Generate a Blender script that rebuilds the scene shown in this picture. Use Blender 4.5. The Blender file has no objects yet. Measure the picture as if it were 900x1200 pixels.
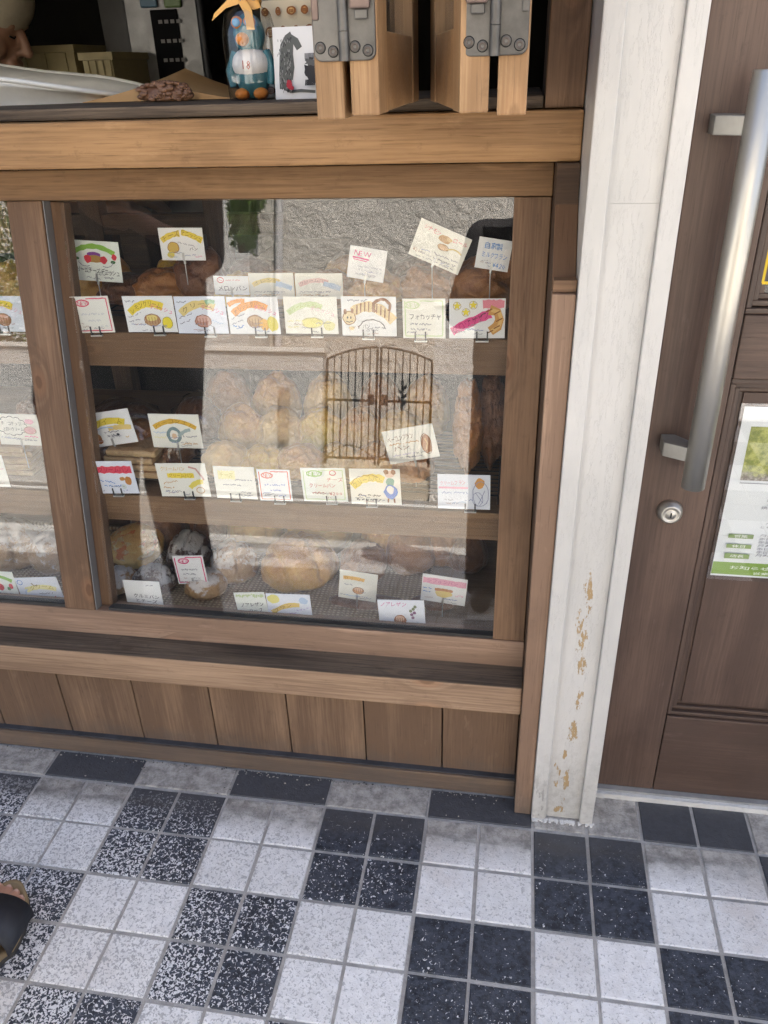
import bpy, bmesh, math, random
from mathutils import Vector, Matrix, noise as mnoise
random.seed(7)
R = math.radians
scene = bpy.context.scene
COL = scene.collection

# ------------------------------------------------------------------ camera
FPX = 929.5                                   # focal length in pixels of a 900 x 1200 frame
CAM = Vector((0.1193, -1.0347, 1.2613))
FW = Vector((-0.15101869, 0.8585577, -0.48997146))
RT = Vector((0.98721428, 0.15656123, -0.02994248))
UP = Vector((-0.05100319, 0.4882287, 0.87122409))
cam = bpy.data.cameras.new('camera')
cam.sensor_fit = 'VERTICAL'; cam.sensor_height = 36.0; cam.sensor_width = 27.0
cam.lens = FPX / 1200 * 36.0
cam.clip_start = 0.01; cam.clip_end = 500
camo = bpy.data.objects.new('camera', cam); COL.objects.link(camo)
m3 = Matrix((RT, UP, -FW)).transposed()
camo.matrix_world = Matrix.Translation(CAM) @ m3.to_4x4()
scene.camera = camo

# ------------------------------------------------------------------ light
SUN_EL, SUN_AZ = 50.0, 28.0                   # sun stands behind the shop; azimuth from +Y towards +X
world = bpy.data.worlds.new('World'); scene.world = world; world.use_nodes = True
wn = world.node_tree.nodes; wl = world.node_tree.links
sky = wn.new('ShaderNodeTexSky'); sky.sky_type = 'NISHITA'; sky.sun_disc = False
sky.sun_elevation = R(SUN_EL); sky.sun_rotation = R(SUN_AZ); sky.air_density = .85; sky.dust_density = 6.0; sky.ozone_density = .3
bg = wn['Background']; bg.inputs['Strength'].default_value = 0.15
wl.new(sky.outputs[0], bg.inputs['Color'])
sl = bpy.data.lights.new('sun', 'SUN'); sl.energy = 5.0; sl.angle = R(0.53); sl.color = (1, .95, .87)
so = bpy.data.objects.new('sun', sl); COL.objects.link(so)
sd = Vector((math.sin(R(SUN_AZ)) * math.cos(R(SUN_EL)), math.cos(R(SUN_AZ)) * math.cos(R(SUN_EL)), math.sin(R(SUN_EL))))
so.rotation_euler = sd.to_track_quat('Z', 'Y').to_euler(); so.location = (0, 0, 12)
vs = scene.view_settings
vs.view_transform = 'Standard'; vs.look = 'None'; vs.gamma = 1.0; vs.use_curve_mapping = False
vs.exposure = 1.98
scene.cycles.use_denoising = True
scene.cycles.denoising_prefilter = 'NONE'
scene.cycles.max_bounces = 10; scene.cycles.diffuse_bounces = 5; scene.cycles.glossy_bounces = 4
scene.cycles.transparent_max_bounces = 16; scene.cycles.sample_clamp_indirect = 6.0
scene.cycles.caustics_reflective = False; scene.cycles.caustics_refractive = False

# ------------------------------------------------------------------ helpers: geometry from the photograph's rays at a known depth
def ray(px, py): return FW + RT * ((px - 450) / FPX) - UP * ((py - 600) / FPX)
def at(px, py, Y):
    d = ray(px, py); return CAM + d * ((Y - CAM.y) / d.y)
def xat(px, z, Y):                            # world x seen in column px at height z, depth Y
    x = 0.0
    for _ in range(12):
        p = Vector((x, Y, z)) - CAM
        u = 450 + FPX * p.dot(RT) / p.dot(FW)
        x += (px - u) * p.dot(FW) / FPX
    return x
LEAN = R(10.5)
P0 = Vector((0, .10, .295))
SD = Vector((0, math.sin(LEAN), math.cos(LEAN)))       # up along the leaning window
ND = Vector((0, -math.cos(LEAN), math.sin(LEAN)))      # out of the window
def W(x, s, n=0.0): return P0 + Vector((x, 0, 0)) + SD * s + ND * n

def link(o, parent=None):
    COL.objects.link(o)
    if parent is not None:
        o.parent = parent
    return o
def props(o, label=None, cat=None, group=None, kind=None):
    if label: o['label'] = label
    if cat: o['category'] = cat
    if group: o['group'] = group
    if kind: o['kind'] = kind
    return o
def thing(name, label, cat, loc=(0, 0, 0), rz=0.0, group=None):
    o = bpy.data.objects.new(name, None); o.empty_display_size = .05
    o.location = loc; o.rotation_euler = (0, 0, rz); COL.objects.link(o)
    return props(o, label, cat, group)
def off(parent):
    return Matrix.Translation(-Vector(parent.location)) if parent is not None else Matrix.Identity(4)

class MB:
    """collects faces, each with a material; build() links them as one mesh object"""
    def __init__(s): s.v = []; s.f = []; s.mi = []; s.mats = []; s.sm = []
    def mi_of(s, m):
        if m not in s.mats: s.mats.append(m)
        return s.mats.index(m)
    def add(s, vs, fs, m, smooth=False):
        b = len(s.v); i = s.mi_of(m)
        s.v += [tuple(v) for v in vs]
        for f in fs: s.f.append(tuple(b + k for k in f)); s.mi.append(i); s.sm.append(smooth)
    def box(s, lo, hi, m, M=None):
        x0, y0, z0 = lo; x1, y1, z1 = hi
        vs = [Vector(p) for p in ((x0,y0,z0),(x1,y0,z0),(x1,y1,z0),(x0,y1,z0),(x0,y0,z1),(x1,y0,z1),(x1,y1,z1),(x0,y1,z1))]
        if M is not None: vs = [M @ v for v in vs]
        s.add(vs, [(0,3,2,1),(4,5,6,7),(0,1,5,4),(1,2,6,5),(2,3,7,6),(3,0,4,7)], m)
    def tube(s, pts, r, m, n=10, caps=True, smooth=True):
        pts = [Vector(p) for p in pts]; rs = r if isinstance(r, (list, tuple)) else [r] * len(pts)
        rings = []; prev = None
        for k, p in enumerate(pts):
            t = (pts[min(k + 1, len(pts) - 1)] - pts[max(k - 1, 0)]).normalized()
            if prev is None:
                a = t.orthogonal().normalized()
            else:
                a = (prev - t * prev.dot(t)).normalized()
            prev = a; b = t.cross(a)
            rings.append([p + (a * math.cos(q) + b * math.sin(q)) * rs[k] for q in [2 * math.pi * j / n for j in range(n)]])
        vs = [v for rg in rings for v in rg]; fs = []
        for k in range(len(pts) - 1):
            for j in range(n):
                fs.append((k*n+j, k*n+(j+1) % n, (k+1)*n+(j+1) % n, (k+1)*n+j))
        s.add(vs, fs, m, smooth)
        if caps:
            s.add(rings[0], [tuple(range(n))[::-1]], m); s.add(rings[-1], [tuple(range(n))], m)
    def lathe(s, prof, m, M, n=24, smooth=True):
        vs = []; fs = []
        for (r, h) in prof:
            for j in range(n):
                q = 2 * math.pi * j / n; vs.append(M @ Vector((r * math.cos(q), r * math.sin(q), h)))
        for k in range(len(prof) - 1):
            for j in range(n): fs.append((k*n+j, k*n+(j+1) % n, (k+1)*n+(j+1) % n, (k+1)*n+j))
        s.add(vs, fs, m, smooth)
    def prism(s, poly, axis_vec, m):
        a = [Vector(p) for p in poly]; n = len(a); d = Vector(axis_vec)
        vs = a + [p + d for p in a]
        fs = [tuple(range(n))[::-1], tuple(range(n, 2 * n))] + [(k, (k+1) % n, n+(k+1) % n, n+k) for k in range(n)]
        s.add(vs, fs, m)
    def build(s, name, parent=None, world=True, bevel=0.0, fixn=True):
        me = bpy.data.meshes.new(name)
        vs = s.v
        if parent is not None and world:
            T = Vector(parent.location); vs = [tuple(Vector(v) - T) for v in vs]
        me.from_pydata(vs, [], s.f)
        for m in s.mats: me.materials.append(m)
        me.polygons.foreach_set('material_index', s.mi); me.polygons.foreach_set('use_smooth', s.sm)
        if fixn or bevel:
            bm = bmesh.new(); bm.from_mesh(me)
            if fixn: bmesh.ops.recalc_face_normals(bm, faces=bm.faces[:])
            if bevel:
                ed = [e for e in bm.edges if len(e.link_faces) == 2 and e.calc_face_angle(0) > 0.6]
                bmesh.ops.bevel(bm, geom=ed, offset=bevel, segments=2, profile=.5, affect='EDGES')
            bm.to_mesh(me); bm.free()
        me.update()
        o = bpy.data.objects.new(name, me)
        return link(o, parent)

# ------------------------------------------------------------------ materials
MATS = {}
def newmat(name):
    m = bpy.data.materials.new(name); m.use_nodes = True
    nt = m.node_tree; b = nt.nodes['Principled BSDF']
    return m, nt, b
class NT:
    def __init__(s, nt): s.nt = nt
    def n(s, t, **kw):
        o = s.nt.nodes.new('ShaderNode' + t)
        for k, v in kw.items(): setattr(o, k, v)
        return o
    def l(s, a, b): s.nt.links.new(a, b)
    def val(s, sock, v):
        if hasattr(v, 'is_output') or isinstance(v, bpy.types.NodeSocket): s.l(v, sock)
        else: sock.default_value = v
    def math(s, op, a, b=0.0, clamp=False):
        o = s.n('Math', operation=op, use_clamp=clamp); s.val(o.inputs[0], a); s.val(o.inputs[1], b); return o.outputs[0]
    def mix(s, f, a, b, mode='MIX'):
        o = s.n('Mix', data_type='RGBA', blend_type=mode); s.val(o.inputs[0], f)
        for k, c in ((6, a), (7, b)):
            if isinstance(c, (tuple, list)): o.inputs[k].default_value = (*c[:3], 1)
            else: s.l(c, o.inputs[k])
        return o.outputs[2]
    def noise(s, vec, scale, detail=4, rough=.55, dist=0.0):
        o = s.n('TexNoise'); s.l(vec, o.inputs['Vector']); o.inputs['Scale'].default_value = scale
        o.inputs['Detail'].default_value = detail; o.inputs['Roughness'].default_value = rough; o.inputs['Distortion'].default_value = dist
        return o.outputs['Fac']
    def ramp(s, f, lo, hi):
        o = s.n('MapRange'); o.interpolation_type = 'SMOOTHSTEP'
        s.val(o.inputs[0], f); s.val(o.inputs[1], lo); s.val(o.inputs[2], hi); return o.outputs[0]
    def scale(s, vec, v, loc=None):
        o = s.n('Mapping'); s.l(vec, o.inputs['Vector']); o.inputs['Scale'].default_value = v
        if loc is not None: s.l(loc, o.inputs['Location'])
        return o.outputs[0]
    def objvec(s, shift=True):
        tc = s.n('TexCoord').outputs['Object']
        if not shift: return tc
        oi = s.n('ObjectInfo').outputs['Random']
        c = s.n('CombineXYZ')
        s.l(s.math('MULTIPLY', oi, 37.0), c.inputs[0]); s.l(s.math('MULTIPLY', oi, 91.0), c.inputs[1]); s.l(s.math('MULTIPLY', oi, 53.0), c.inputs[2])
        a = s.n('VectorMath', operation='ADD'); s.l(tc, a.inputs[0]); s.l(c.outputs[0], a.inputs[1]); return a.outputs[0]
    def bump(s, h, strength, dist, b):
        o = s.n('Bump'); o.inputs['Strength'].default_value = strength; o.inputs['Distance'].default_value = dist
        s.l(h, o.inputs['Height']); s.l(o.outputs[0], b.inputs['Normal'])
    def xyz(s, vec):
        o = s.n('SeparateXYZ'); s.l(vec, o.inputs[0]); return o.outputs

def flat(col, rough=.6, metal=0.0, name=None, spec=None, var=.0):
    key = ('flat', col, rough, metal, var)
    if key in MATS: return MATS[key]
    m, nt, b = newmat(name or 'paint'); t = NT(nt)
    b.inputs['Base Color'].default_value = (*col, 1); b.inputs['Roughness'].default_value = rough; b.inputs['Metallic'].default_value = metal
    if spec is not None: b.inputs['Specular IOR Level'].default_value = spec
    if var:
        v = t.objvec(); nz = t.noise(v, 14, 6, .65)
        t.l(t.mix(t.ramp(nz, .3, .7), tuple(c * (1 - var) for c in col), tuple(min(1, c * (1 + var)) for c in col)), b.inputs['Base Color'])
        t.l(t.math('ADD', t.math('MULTIPLY', t.noise(v, 40, 4), .25), rough - .12), b.inputs['Roughness'])
        t.bump(t.noise(v, 130, 4), .15, .002, b)
    MATS[key] = m; return m

def wood(name, light, dark, rough=.55, knots=1.0, gloss=.3, bumps=.35, fine=1.0, grime=False):
    """board wood: grain runs along the board's own X axis"""
    m, nt, b = newmat(name); t = NT(nt)
    v = t.objvec()
    tc = t.n('TexCoord').outputs['Object']
    rnd = t.n('ObjectInfo').outputs['Random']
    # knots bend the grain
    kv = t.scale(v, (5.5, 11.0, 0.0))
    vo = t.n('TexVoronoi'); t.l(kv, vo.inputs['Vector']); vo.inputs['Scale'].default_value = 1.0; vo.inputs['Randomness'].default_value = 1.0; vo.voronoi_dimensions = '2D'
    keep = t.ramp(t.xyz(vo.outputs['Color'])[0], .26, .27)
    kd = t.math('ADD', t.math('ADD', vo.outputs['Distance'], keep), t.math('MULTIPLY', t.math('SUBTRACT', t.noise(t.scale(v, (40, 60, 60)), 1, 3), .5), .06))
    bend = t.ramp(kd, .42, .0)
    gv = t.scale(v, (1.6, 22, 22))
    gva = t.n('VectorMath', operation='ADD'); t.l(gv, gva.inputs[0])
    cb = t.n('CombineXYZ'); t.l(t.math('MULTIPLY', bend, 1.6 * knots), cb.inputs[1]); t.l(t.math('MULTIPLY', bend, .9 * knots), cb.inputs[2]); t.l(cb.outputs[0], gva.inputs[1])
    g1 = t.noise(gva.outputs[0], 1.3, 5, .6, 1.2)
    ring = t.n('TexWave', wave_type='BANDS', bands_direction='DIAGONAL'); t.l(gva.outputs[0], ring.inputs['Vector'])
    ring.inputs['Scale'].default_value = .32; ring.inputs['Distortion'].default_value = 5.0; ring.inputs['Detail'].default_value = 3; ring.inputs['Detail Scale'].default_value = .7
    g2 = t.noise(t.scale(v, (7, 260 * fine, 260 * fine)), 1.0, 3, .6)
    mottl = t.noise(t.scale(v, (3.5, 9, 9)), 1.0, 4, .6)
    f = t.math('ADD', t.math('MULTIPLY', g1, .58), t.math('MULTIPLY', ring.outputs['Fac'], .16))
    pore = t.ramp(t.noise(t.scale(v, (16, 620, 620)), 1.0, 2, .5), .60, .72)
    wearn = t.noise(t.scale(v, (30, 42, 42)), 1.0, 6, .75)
    f = t.math('ADD', f, t.math('MULTIPLY', t.math('SUBTRACT', g2, .5), .75))
    f = t.math('ADD', f, t.math('MULTIPLY', t.math('SUBTRACT', mottl, .5), .55))
    f = t.math('ADD', f, t.math('MULTIPLY', t.math('SUBTRACT', rnd, .5), .30))
    col = t.mix(t.ramp(f, .18, .76), dark, light)
    col = t.mix(t.math('MULTIPLY', t.ramp(kd, .085, .05), .85 * knots), col, tuple(c * .30 for c in dark))
    col = t.mix(t.math('MULTIPLY', pore, .38), col, tuple(c * .45 for c in dark))
    col = t.mix(t.math('MULTIPLY', t.ramp(wearn, .58, .70), .30), col, tuple(c * .55 for c in dark))
    halo = t.math('MULTIPLY', t.ramp(kd, .20, .09), .30 * knots)
    col = t.mix(halo, col, (light[0] * 1.15, light[1] * .92, light[2] * .78))
    # dusty pale scuffs
    sc = t.math('MULTIPLY', t.ramp(t.noise(t.scale(v, (9, 34, 34)), 1.0, 6, .7), .60, .74), .22)
    col = t.mix(sc, col, tuple(min(1, c * 1.5 + .04) for c in light))
    # water stains drifting over the whole board, and street grime rising from the ground
    pos = t.n('NewGeometry').outputs['Position']
    stain = t.math('MULTIPLY', t.ramp(t.noise(pos, 5.5, 5, .6), .52, .72), .32)
    col = t.mix(stain, col, tuple(c * .62 for c in dark))
    if grime:
        gz = t.math('ADD', t.xyz(pos)[2], t.math('MULTIPLY', t.math('SUBTRACT', t.noise(pos, 17, 5, .7), .5), .12))
        col = t.mix(t.math('MULTIPLY', t.ramp(gz, .10, .01), .55), col, (.10, .092, .085))
    t.l(col, b.inputs['Base Color'])
    t.l(t.math('ADD', t.math('MULTIPLY', g1, .3), rough - .12), b.inputs['Roughness'])
    b.inputs['Specular IOR Level'].default_value = gloss
    h = t.math('ADD', t.math('MULTIPLY', g2, .5), t.math('MULTIPLY', g1, .5)); h = t.math('SUBTRACT', h, t.math('MULTIPLY', pore, .5)); h = t.math('ADD', h, t.math('MULTIPLY', wearn, .35))
    t.bump(h, bumps, .0022, b)
    return m

M_head = wood('shaded honey pine', (.30, .175, .085), (.17, .095, .044), .55, 1.0)  # darker copy of the ledge pine, the overhang's shade put into its colour
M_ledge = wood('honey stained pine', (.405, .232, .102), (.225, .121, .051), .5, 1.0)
M_frame = wood('brown stained pine', (.265, .158, .090), (.140, .080, .045), .55, 1.0)
M_plank = wood('weathered brown plank', (.285, .182, .112), (.155, .096, .060), .62, .9, grime=True)
M_trim = wood('reddish brown pine', (.41, .272, .185), (.235, .150, .100), .5, .8, grime=True)
M_sill = wood('dusty sill pine', (.42, .285, .182), (.235, .150, .094), .62, 1.0)
M_dark = wood('dark weathered wood', (.17, .125, .085), (.050, .037, .027), .7, .3, .3, .6)
M_fold = wood('pale honey window wood', (.46, .285, .145), (.28, .160, .075), .45, .5)
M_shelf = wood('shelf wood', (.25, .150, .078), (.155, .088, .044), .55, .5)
M_case = wood('dark case wood', (.14, .085, .05), (.065, .04, .025), .7, .4)  # dark wood of the case, jambs and stands
M_door = wood('dark brown door veneer', (.130, .083, .061), (.076, .048, .036), .42, .12, .4, .25)
M_doorr = wood('dark brown moulding', (.115, .075, .055), (.060, .038, .029), .38, .1, .45, .2)
M_black = flat((.012, .012, .014), .5, name='black')
M_iron = flat((.008, .008, .008), .6, .0, name='black iron')
M_steel = flat((.52, .52, .50), .32, 1.0, name='stainless steel', var=.12)
M_cast = flat((.125, .12, .112), .48, .85, name='cast hinge metal', var=.3)
M_castd = flat((.19, .14, .12), .5, .7, name='hinge brown metal', var=.2)
M_screw = flat((.10, .085, .075), .45, .8, name='screw metal')
M_hole = flat((.006, .006, .006), .9, name='dark recess')

def brushed():
    m, nt, b = newmat('brushed satin steel bar'); t = NT(nt)
    v = t.objvec()
    n1 = t.noise(t.scale(v, (420, 420, 3)), 1, 3)
    n2 = t.noise(v, 9, 4)
    t.l(t.mix(n2, (.46, .44, .39), (.56, .54, .49)), b.inputs['Base Color'])
    b.inputs['Metallic'].default_value = 1.0
    t.l(t.math('ADD', t.math('MULTIPLY', n1, .18), .33), b.inputs['Roughness'])
    t.bump(n1, .12, .0006, b)
    return m
M_bar = brushed()
M_brk = flat((.36, .35, .32), .55, .8, name='satin bracket steel', var=.1)

def white_paint():
    m, nt, b = newmat('old white paint flaking off wood'); t = NT(nt)
    pos = t.n('NewGeometry').outputs['Position']
    p = t.xyz(pos)
    v = pos
    grain = t.noise(t.scale(v, (150, 150, 7)), 1, 4, .6)
    blot = t.noise(t.scale(v, (9, 9, 3)), 1, 5, .6)
    fine = t.noise(v, 60, 6, .7)
    base = t.mix(t.ramp(blot, .3, .72), (.50, .49, .462), (.585, .568, .535))
    # grime rising from the ground
    low = t.ramp(t.math('ADD', p[2], t.math('MULTIPLY', t.math('SUBTRACT', blot, .5), .30)), .34, .0)
    gr = t.math('MULTIPLY', low, t.ramp(fine, .40, .66))
    base = t.mix(t.math('MULTIPLY', gr, .42), base, (.30, .28, .25))
    lowc = t.math('MULTIPLY', t.ramp(p[2], .17, .0), t.ramp(t.noise(t.scale(v, (85, 85, 24)), 1, 5, .7), .54, .60))
    lowc = t.math('MULTIPLY', lowc, t.ramp(p[0], .232, .212))
    base = t.mix(t.math('MULTIPLY', lowc, .8), base, (.17, .155, .14))
    # flakes down the middle board: bare tan wood
    def spot(x, z, rx, rz):
        a = t.math('DIVIDE', t.math('SUBTRACT', p[0], x), rx); c = t.math('DIVIDE', t.math('SUBTRACT', p[2], z), rz)
        d = t.math('ADD', t.math('MULTIPLY', a, a), t.math('MULTIPLY', c, c))
        return t.math('SUBTRACT', 1.0, d, True)
    acc = None
    for s in ((.252, .452, .013, .070), (.259, .425, .010, .050), (.262, .30, .010, .05), (.258, .385, .012, .04), (.258, .222, .013, .045), (.248, .168, .008, .016),
              (.237, .105, .012, .055), (.254, .095, .010, .075), (.246, .022, .018, .016), (.256, .52, .013, .06)):
        q = spot(*s); acc = q if acc is None else t.math('MAXIMUM', acc, q)
    fl = t.math('ADD', acc, t.math('MULTIPLY', t.math('SUBTRACT', t.noise(t.scale(v, (130, 130, 42)), 1, 6, .72), .57), 4.2))
    flm = t.math('MULTIPLY', t.ramp(fl, .62, .70), t.ramp(acc, .0, .06))
    wdc = t.mix(grain, (.33, .22, .105), (.47, .34, .18))
    t.l(t.mix(flm, base, wdc), b.inputs['Base Color'])
    b.inputs['Roughness'].default_value = .42
    crk = t.noise(t.scale(v, (60, 60, 9)), 1, 6, .7)
    h = t.math('ADD', t.math('MULTIPLY', grain, .16), t.math('MULTIPLY', blot, 1.2))
    h = t.math('ADD', h, t.math('MULTIPLY', t.ramp(t.math('ABSOLUTE', t.math('SUBTRACT', crk, .5)), .0, .010), .22))
    h = t.math('SUBTRACT', h, t.math('MULTIPLY', flm, .8))
    t.bump(h, .5, .0022, b)
    return m
M_white = white_paint()

def tile_mat(dark):
    m, nt, b = newmat('dark speckled tile' if dark else 'white speckled tile'); t = NT(nt)
    pos = t.n('NewGeometry').outputs['Position']; p = t.xyz(pos)
    v = t.objvec(); rnd = t.n('ObjectInfo').outputs['Random']
    sp = t.noise(v, 205, 2.5, .55, .9)
    big = t.noise(pos, 7, 3)
    # speckle wear: strong to the left and away from the wall, small near the door
    wear = t.math('ADD', t.math('MULTIPLY', p[0], -.62), t.math('MULTIPLY', p[1], -.45))
    wear = t.math('ADD', wear, t.math('MULTIPLY', t.math('SUBTRACT', big, .5), .55))
    wear = t.math('ADD', wear, t.math('MULTIPLY', t.math('SUBTRACT', rnd, .5), .22))
    if dark:
        th = t.math('SUBTRACT', .675, t.math('MULTIPLY', t.ramp(wear, -.15, .72), .19))
        th = t.math('ADD', th, t.math('MULTIPLY', t.ramp(p[1], -.02, .006), .25))
        sk = t.ramp(sp, th, t.math('ADD', th, .028))
        tone = t.noise(v, 95, 4, .7)
        base = t.mix(t.ramp(tone, .35, .65), (.010, .013, .020), (.050, .060, .080))
        dust = t.ramp(t.noise(pos, 16, 4), .35, .75)
        base = t.mix(t.math('MULTIPLY', dust, .35), base, (.075, .085, .105))
        fleck = t.ramp(t.noise(v, 520, 2), .70, .74)  # fine pale flecks in the tile
        base = t.mix(t.math('MULTIPLY', fleck, .5), base, (.5, .5, .5))
        col = t.mix(sk, base, (.70, .70, .705))
    else:
        th = t.math('SUBTRACT', .585, t.math('MULTIPLY', t.ramp(wear, -.2, .8), .09))
        sk = t.ramp(sp, th, t.math('ADD', th, .05))
        base = t.mix(t.ramp(t.noise(v, 60, 4), .3, .7), (.73, .722, .705), (.85, .842, .825))
        base = t.mix(t.ramp(t.noise(pos, 5, 3), .50, .75), base, (.66, .62, .585))
        col = t.mix(t.math('MULTIPLY', sk, t.math('ADD', .62, t.math('MULTIPLY', t.ramp(wear, -.1, .8), .2))), base, (.33, .33, .33))
        wf = t.ramp(t.noise(v, 330, 2), .60, .66)
        col = t.mix(t.math('MULTIPLY', wf, .6), col, (.84, .84, .85))
        col = t.mix(t.math('MULTIPLY', rnd, .16), col, (.42, .41, .39))
    # grime: a band of brown dirt along the foot of the shop front, patchy
    dn = t.noise(pos, 22, 6, .7); dl = t.noise(t.scale(pos, (6, 30, 1)), 1, 4)
    yy = t.math('ADD', p[1], t.math('MULTIPLY', t.math('SUBTRACT', dn, .5), .05))
    dirt = t.math('MULTIPLY', t.ramp(yy, -.098, -.010), t.math('ADD', .70, t.math('MULTIPLY', dl, .6)), True)
    dcol = t.mix(t.ramp(t.noise(pos, 40, 6, .75), .33, .66), (.125, .110, .090), (.42, .39, .345)) if not dark else t.mix(dn, (.035, .036, .040), (.105, .105, .108))
    col = t.mix(t.math('MULTIPLY', dirt, .86 if not dark else .75), col, dcol)
    # a dark drip line along the front edge of the roofed strip
    dr = t.math('MULTIPLY', t.ramp(t.math('ABSOLUTE', t.math('ADD', yy, .035)), .020, .0), t.ramp(dl, .38, .62))
    col = t.mix(t.math('MULTIPLY', dr, .55), col, (.06, .055, .05))
    st = t.ramp(t.noise(pos, 33, 5, .7), .66, .78)
    col = t.mix(t.math('MULTIPLY', st, .22), col, (.20, .18, .16))
    t.l(col, b.inputs['Base Color'])
    t.l(t.math('ADD', t.math('MULTIPLY', dn, .3), .42 if not dark else .36), b.inputs['Roughness'])
    h = t.math('ADD', sp, t.math('MULTIPLY', t.noise(v, 95, 3), .6))
    t.bump(h, .5, .0022, b)
    return m
M_td, M_tw = tile_mat(True), tile_mat(False)

def grout_mat():
    m, nt, b = newmat('grey cement grout'); t = NT(nt)
    pos = t.n('NewGeometry').outputs['Position']
    n = t.noise(pos, 28, 6, .7); n2 = t.noise(pos, 5, 3)
    c = t.mix(t.ramp(n, .3, .7), (.30, .29, .27), (.48, .46, .43))
    t.l(t.mix(t.math('MULTIPLY', t.ramp(n2, .5, .8), .5), c, (.18, .17, .155)), b.inputs['Base Color'])
    b.inputs['Roughness'].default_value = .9
    t.bump(t.noise(pos, 300, 3), .5, .003, b)
    return m
M_grout = grout_mat()

def rough_mat(name, c1, c2, s1, s2, bumpd, bscale, rough=.9, strength=1.0):
    m, nt, b = newmat(name); t = NT(nt)
    pos = t.n('NewGeometry').outputs['Position']
    t.l(t.mix(t.ramp(t.noise(pos, s1, 6, .65), .3, .7), c1, c2), b.inputs['Base Color'])
    b.inputs['Roughness'].default_value = rough
    h = t.math('ADD', t.noise(pos, bscale, 3, .5, .6), t.math('MULTIPLY', t.noise(pos, s2, 3), .3))
    t.bump(h, strength, bumpd, b)
    return m
M_stucco = rough_mat('grey trowelled stucco', (.50, .48, .44), (.57, .55, .51), 1.6, 60, .07, 9)
M_stucco2 = rough_mat('pale grey stucco', (.50, .50, .49), (.57, .57, .555), 1.6, 60, .03, 22)
M_asph = rough_mat('road asphalt', (.24, .232, .215), (.33, .32, .295), 3, 220, .006, 120)
M_conc = rough_mat('pale concrete', (.58, .57, .54), (.70, .69, .66), 6, 160, .004, 80)
M_tilefar = rough_mat('walkway tiles farther on', (.16, .16, .165), (.42, .42, .42), 5, 90, .002, 40)
M_path = rough_mat('sandy path paving', (.40, .35, .28), (.50, .45, .36), 3, 90, .004, 40)
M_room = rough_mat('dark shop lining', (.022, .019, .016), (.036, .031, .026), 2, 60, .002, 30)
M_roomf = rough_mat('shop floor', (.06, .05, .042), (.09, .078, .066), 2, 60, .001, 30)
M_facade = rough_mat('cream facade render', (.50, .47, .41), (.58, .55, .49), 1, 60, .006, 30)
M_rooft = rough_mat('dark roof covering', (.06, .058, .055), (.09, .086, .08), 2, 60, .004, 20)

def glass_mat(name='window glass', ior_f0=.062, rough=0.0, dirt=0.0):
    m = bpy.data.materials.new(name); m.use_nodes = True; nt = m.node_tree; t = NT(nt)
    nt.nodes.remove(nt.nodes['Principled BSDF'])
    out = nt.nodes['Material Output']
    lw = t.n('LayerWeight'); lw.inputs['Blend'].default_value = .5
    f = t.math('POWER', lw.outputs['Facing'], 5.0)
    f = t.math('ADD', t.math('MULTIPLY', f, 1 - ior_f0), ior_f0, True)
    tr = t.n('BsdfTransparent'); tr.inputs[0].default_value = (.985, .99, .985, 1)
    gl = t.n('BsdfGlossy'); gl.inputs['Roughness'].default_value = rough
    mx = t.n('MixShader'); t.l(f, mx.inputs[0]); t.l(tr.outputs[0], mx.inputs[1]); t.l(gl.outputs[0], mx.inputs[2])
    if dirt:
        df = t.n('BsdfDiffuse'); df.inputs[0].default_value = (.75, .74, .72, 1)  # dust film that also puts a pale haze on the glass
        pos = t.n('NewGeometry').outputs['Position']
        sm = t.math('ADD', t.math('MULTIPLY', t.ramp(t.noise(pos, 6, 5, .7), .45, .75), dirt), dirt * .55)
        m2 = t.n('MixShader'); t.l(sm, m2.inputs[0]); t.l(mx.outputs[0], m2.inputs[1]); t.l(df.outputs[0], m2.inputs[2]); mx = m2
    t.l(mx.outputs[0], out.inputs['Surface'])
    return m
M_glass = glass_mat(dirt=.014)
M_acryl = glass_mat('clear acrylic', .06)
M_wrap = glass_mat('clear cellophane', .10, .08)
def bread_mat(name, light, dark, dust=0.0, spots=None, gloss=.5, rough=.36, lo=.35, hi=.72):
    m, nt, b = newmat(name); t = NT(nt)
    v = t.objvec(); nrm = t.xyz(t.n('NewGeometry').outputs['Normal'])
    n1 = t.noise(v, 26, 5, .62); n2 = t.noise(v, 85, 5, .65)
    f = t.math('ADD', t.math('MULTIPLY', n1, .62), t.math('MULTIPLY', n2, .25))
    n0 = t.noise(v, 11, 3)
    f = t.math('ADD', t.math('MULTIPLY', f, .75), t.math('MULTIPLY', n0, .32))
    f = t.math('ADD', f, t.math('MULTIPLY', nrm[2], .26))
    col = t.mix(t.ramp(f, lo, hi + .12), light, dark)
    col = t.mix(t.math('MULTIPLY', t.ramp(f, hi + .02, hi + .26), .55), col, tuple(c * .35 for c in dark))
    ca = t.n('Attribute', attribute_name='crack').outputs['Fac']
    col = t.mix(t.math('MULTIPLY', t.ramp(ca, .1, .6), .55), col, tuple(min(.8, c * 1.25 + .03) for c in light))
    if spots: col = t.mix(t.math('MULTIPLY', t.ramp(t.noise(v, 42, 5), .47, .56), .95), col, spots)
    if dust:
        d = t.math('MULTIPLY', t.ramp(t.math('ADD', t.noise(v, 30, 5, .7), t.math('MULTIPLY', nrm[2], .22)), .55, .68), dust)
        col = t.mix(d, col, (.80, .76, .70))
    t.l(col, b.inputs['Base Color']); b.inputs['Roughness'].default_value = rough; b.inputs['Specular IOR Level'].default_value = gloss
    b.inputs['Subsurface Weight'].default_value = .0
    t.bump(t.math('ADD', n1, t.math('MULTIPLY', n2, .7)), .75, .008, b)
    return m
B_gold = bread_mat('golden crust', (.74, .42, .10), (.44, .17, .035))
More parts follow.
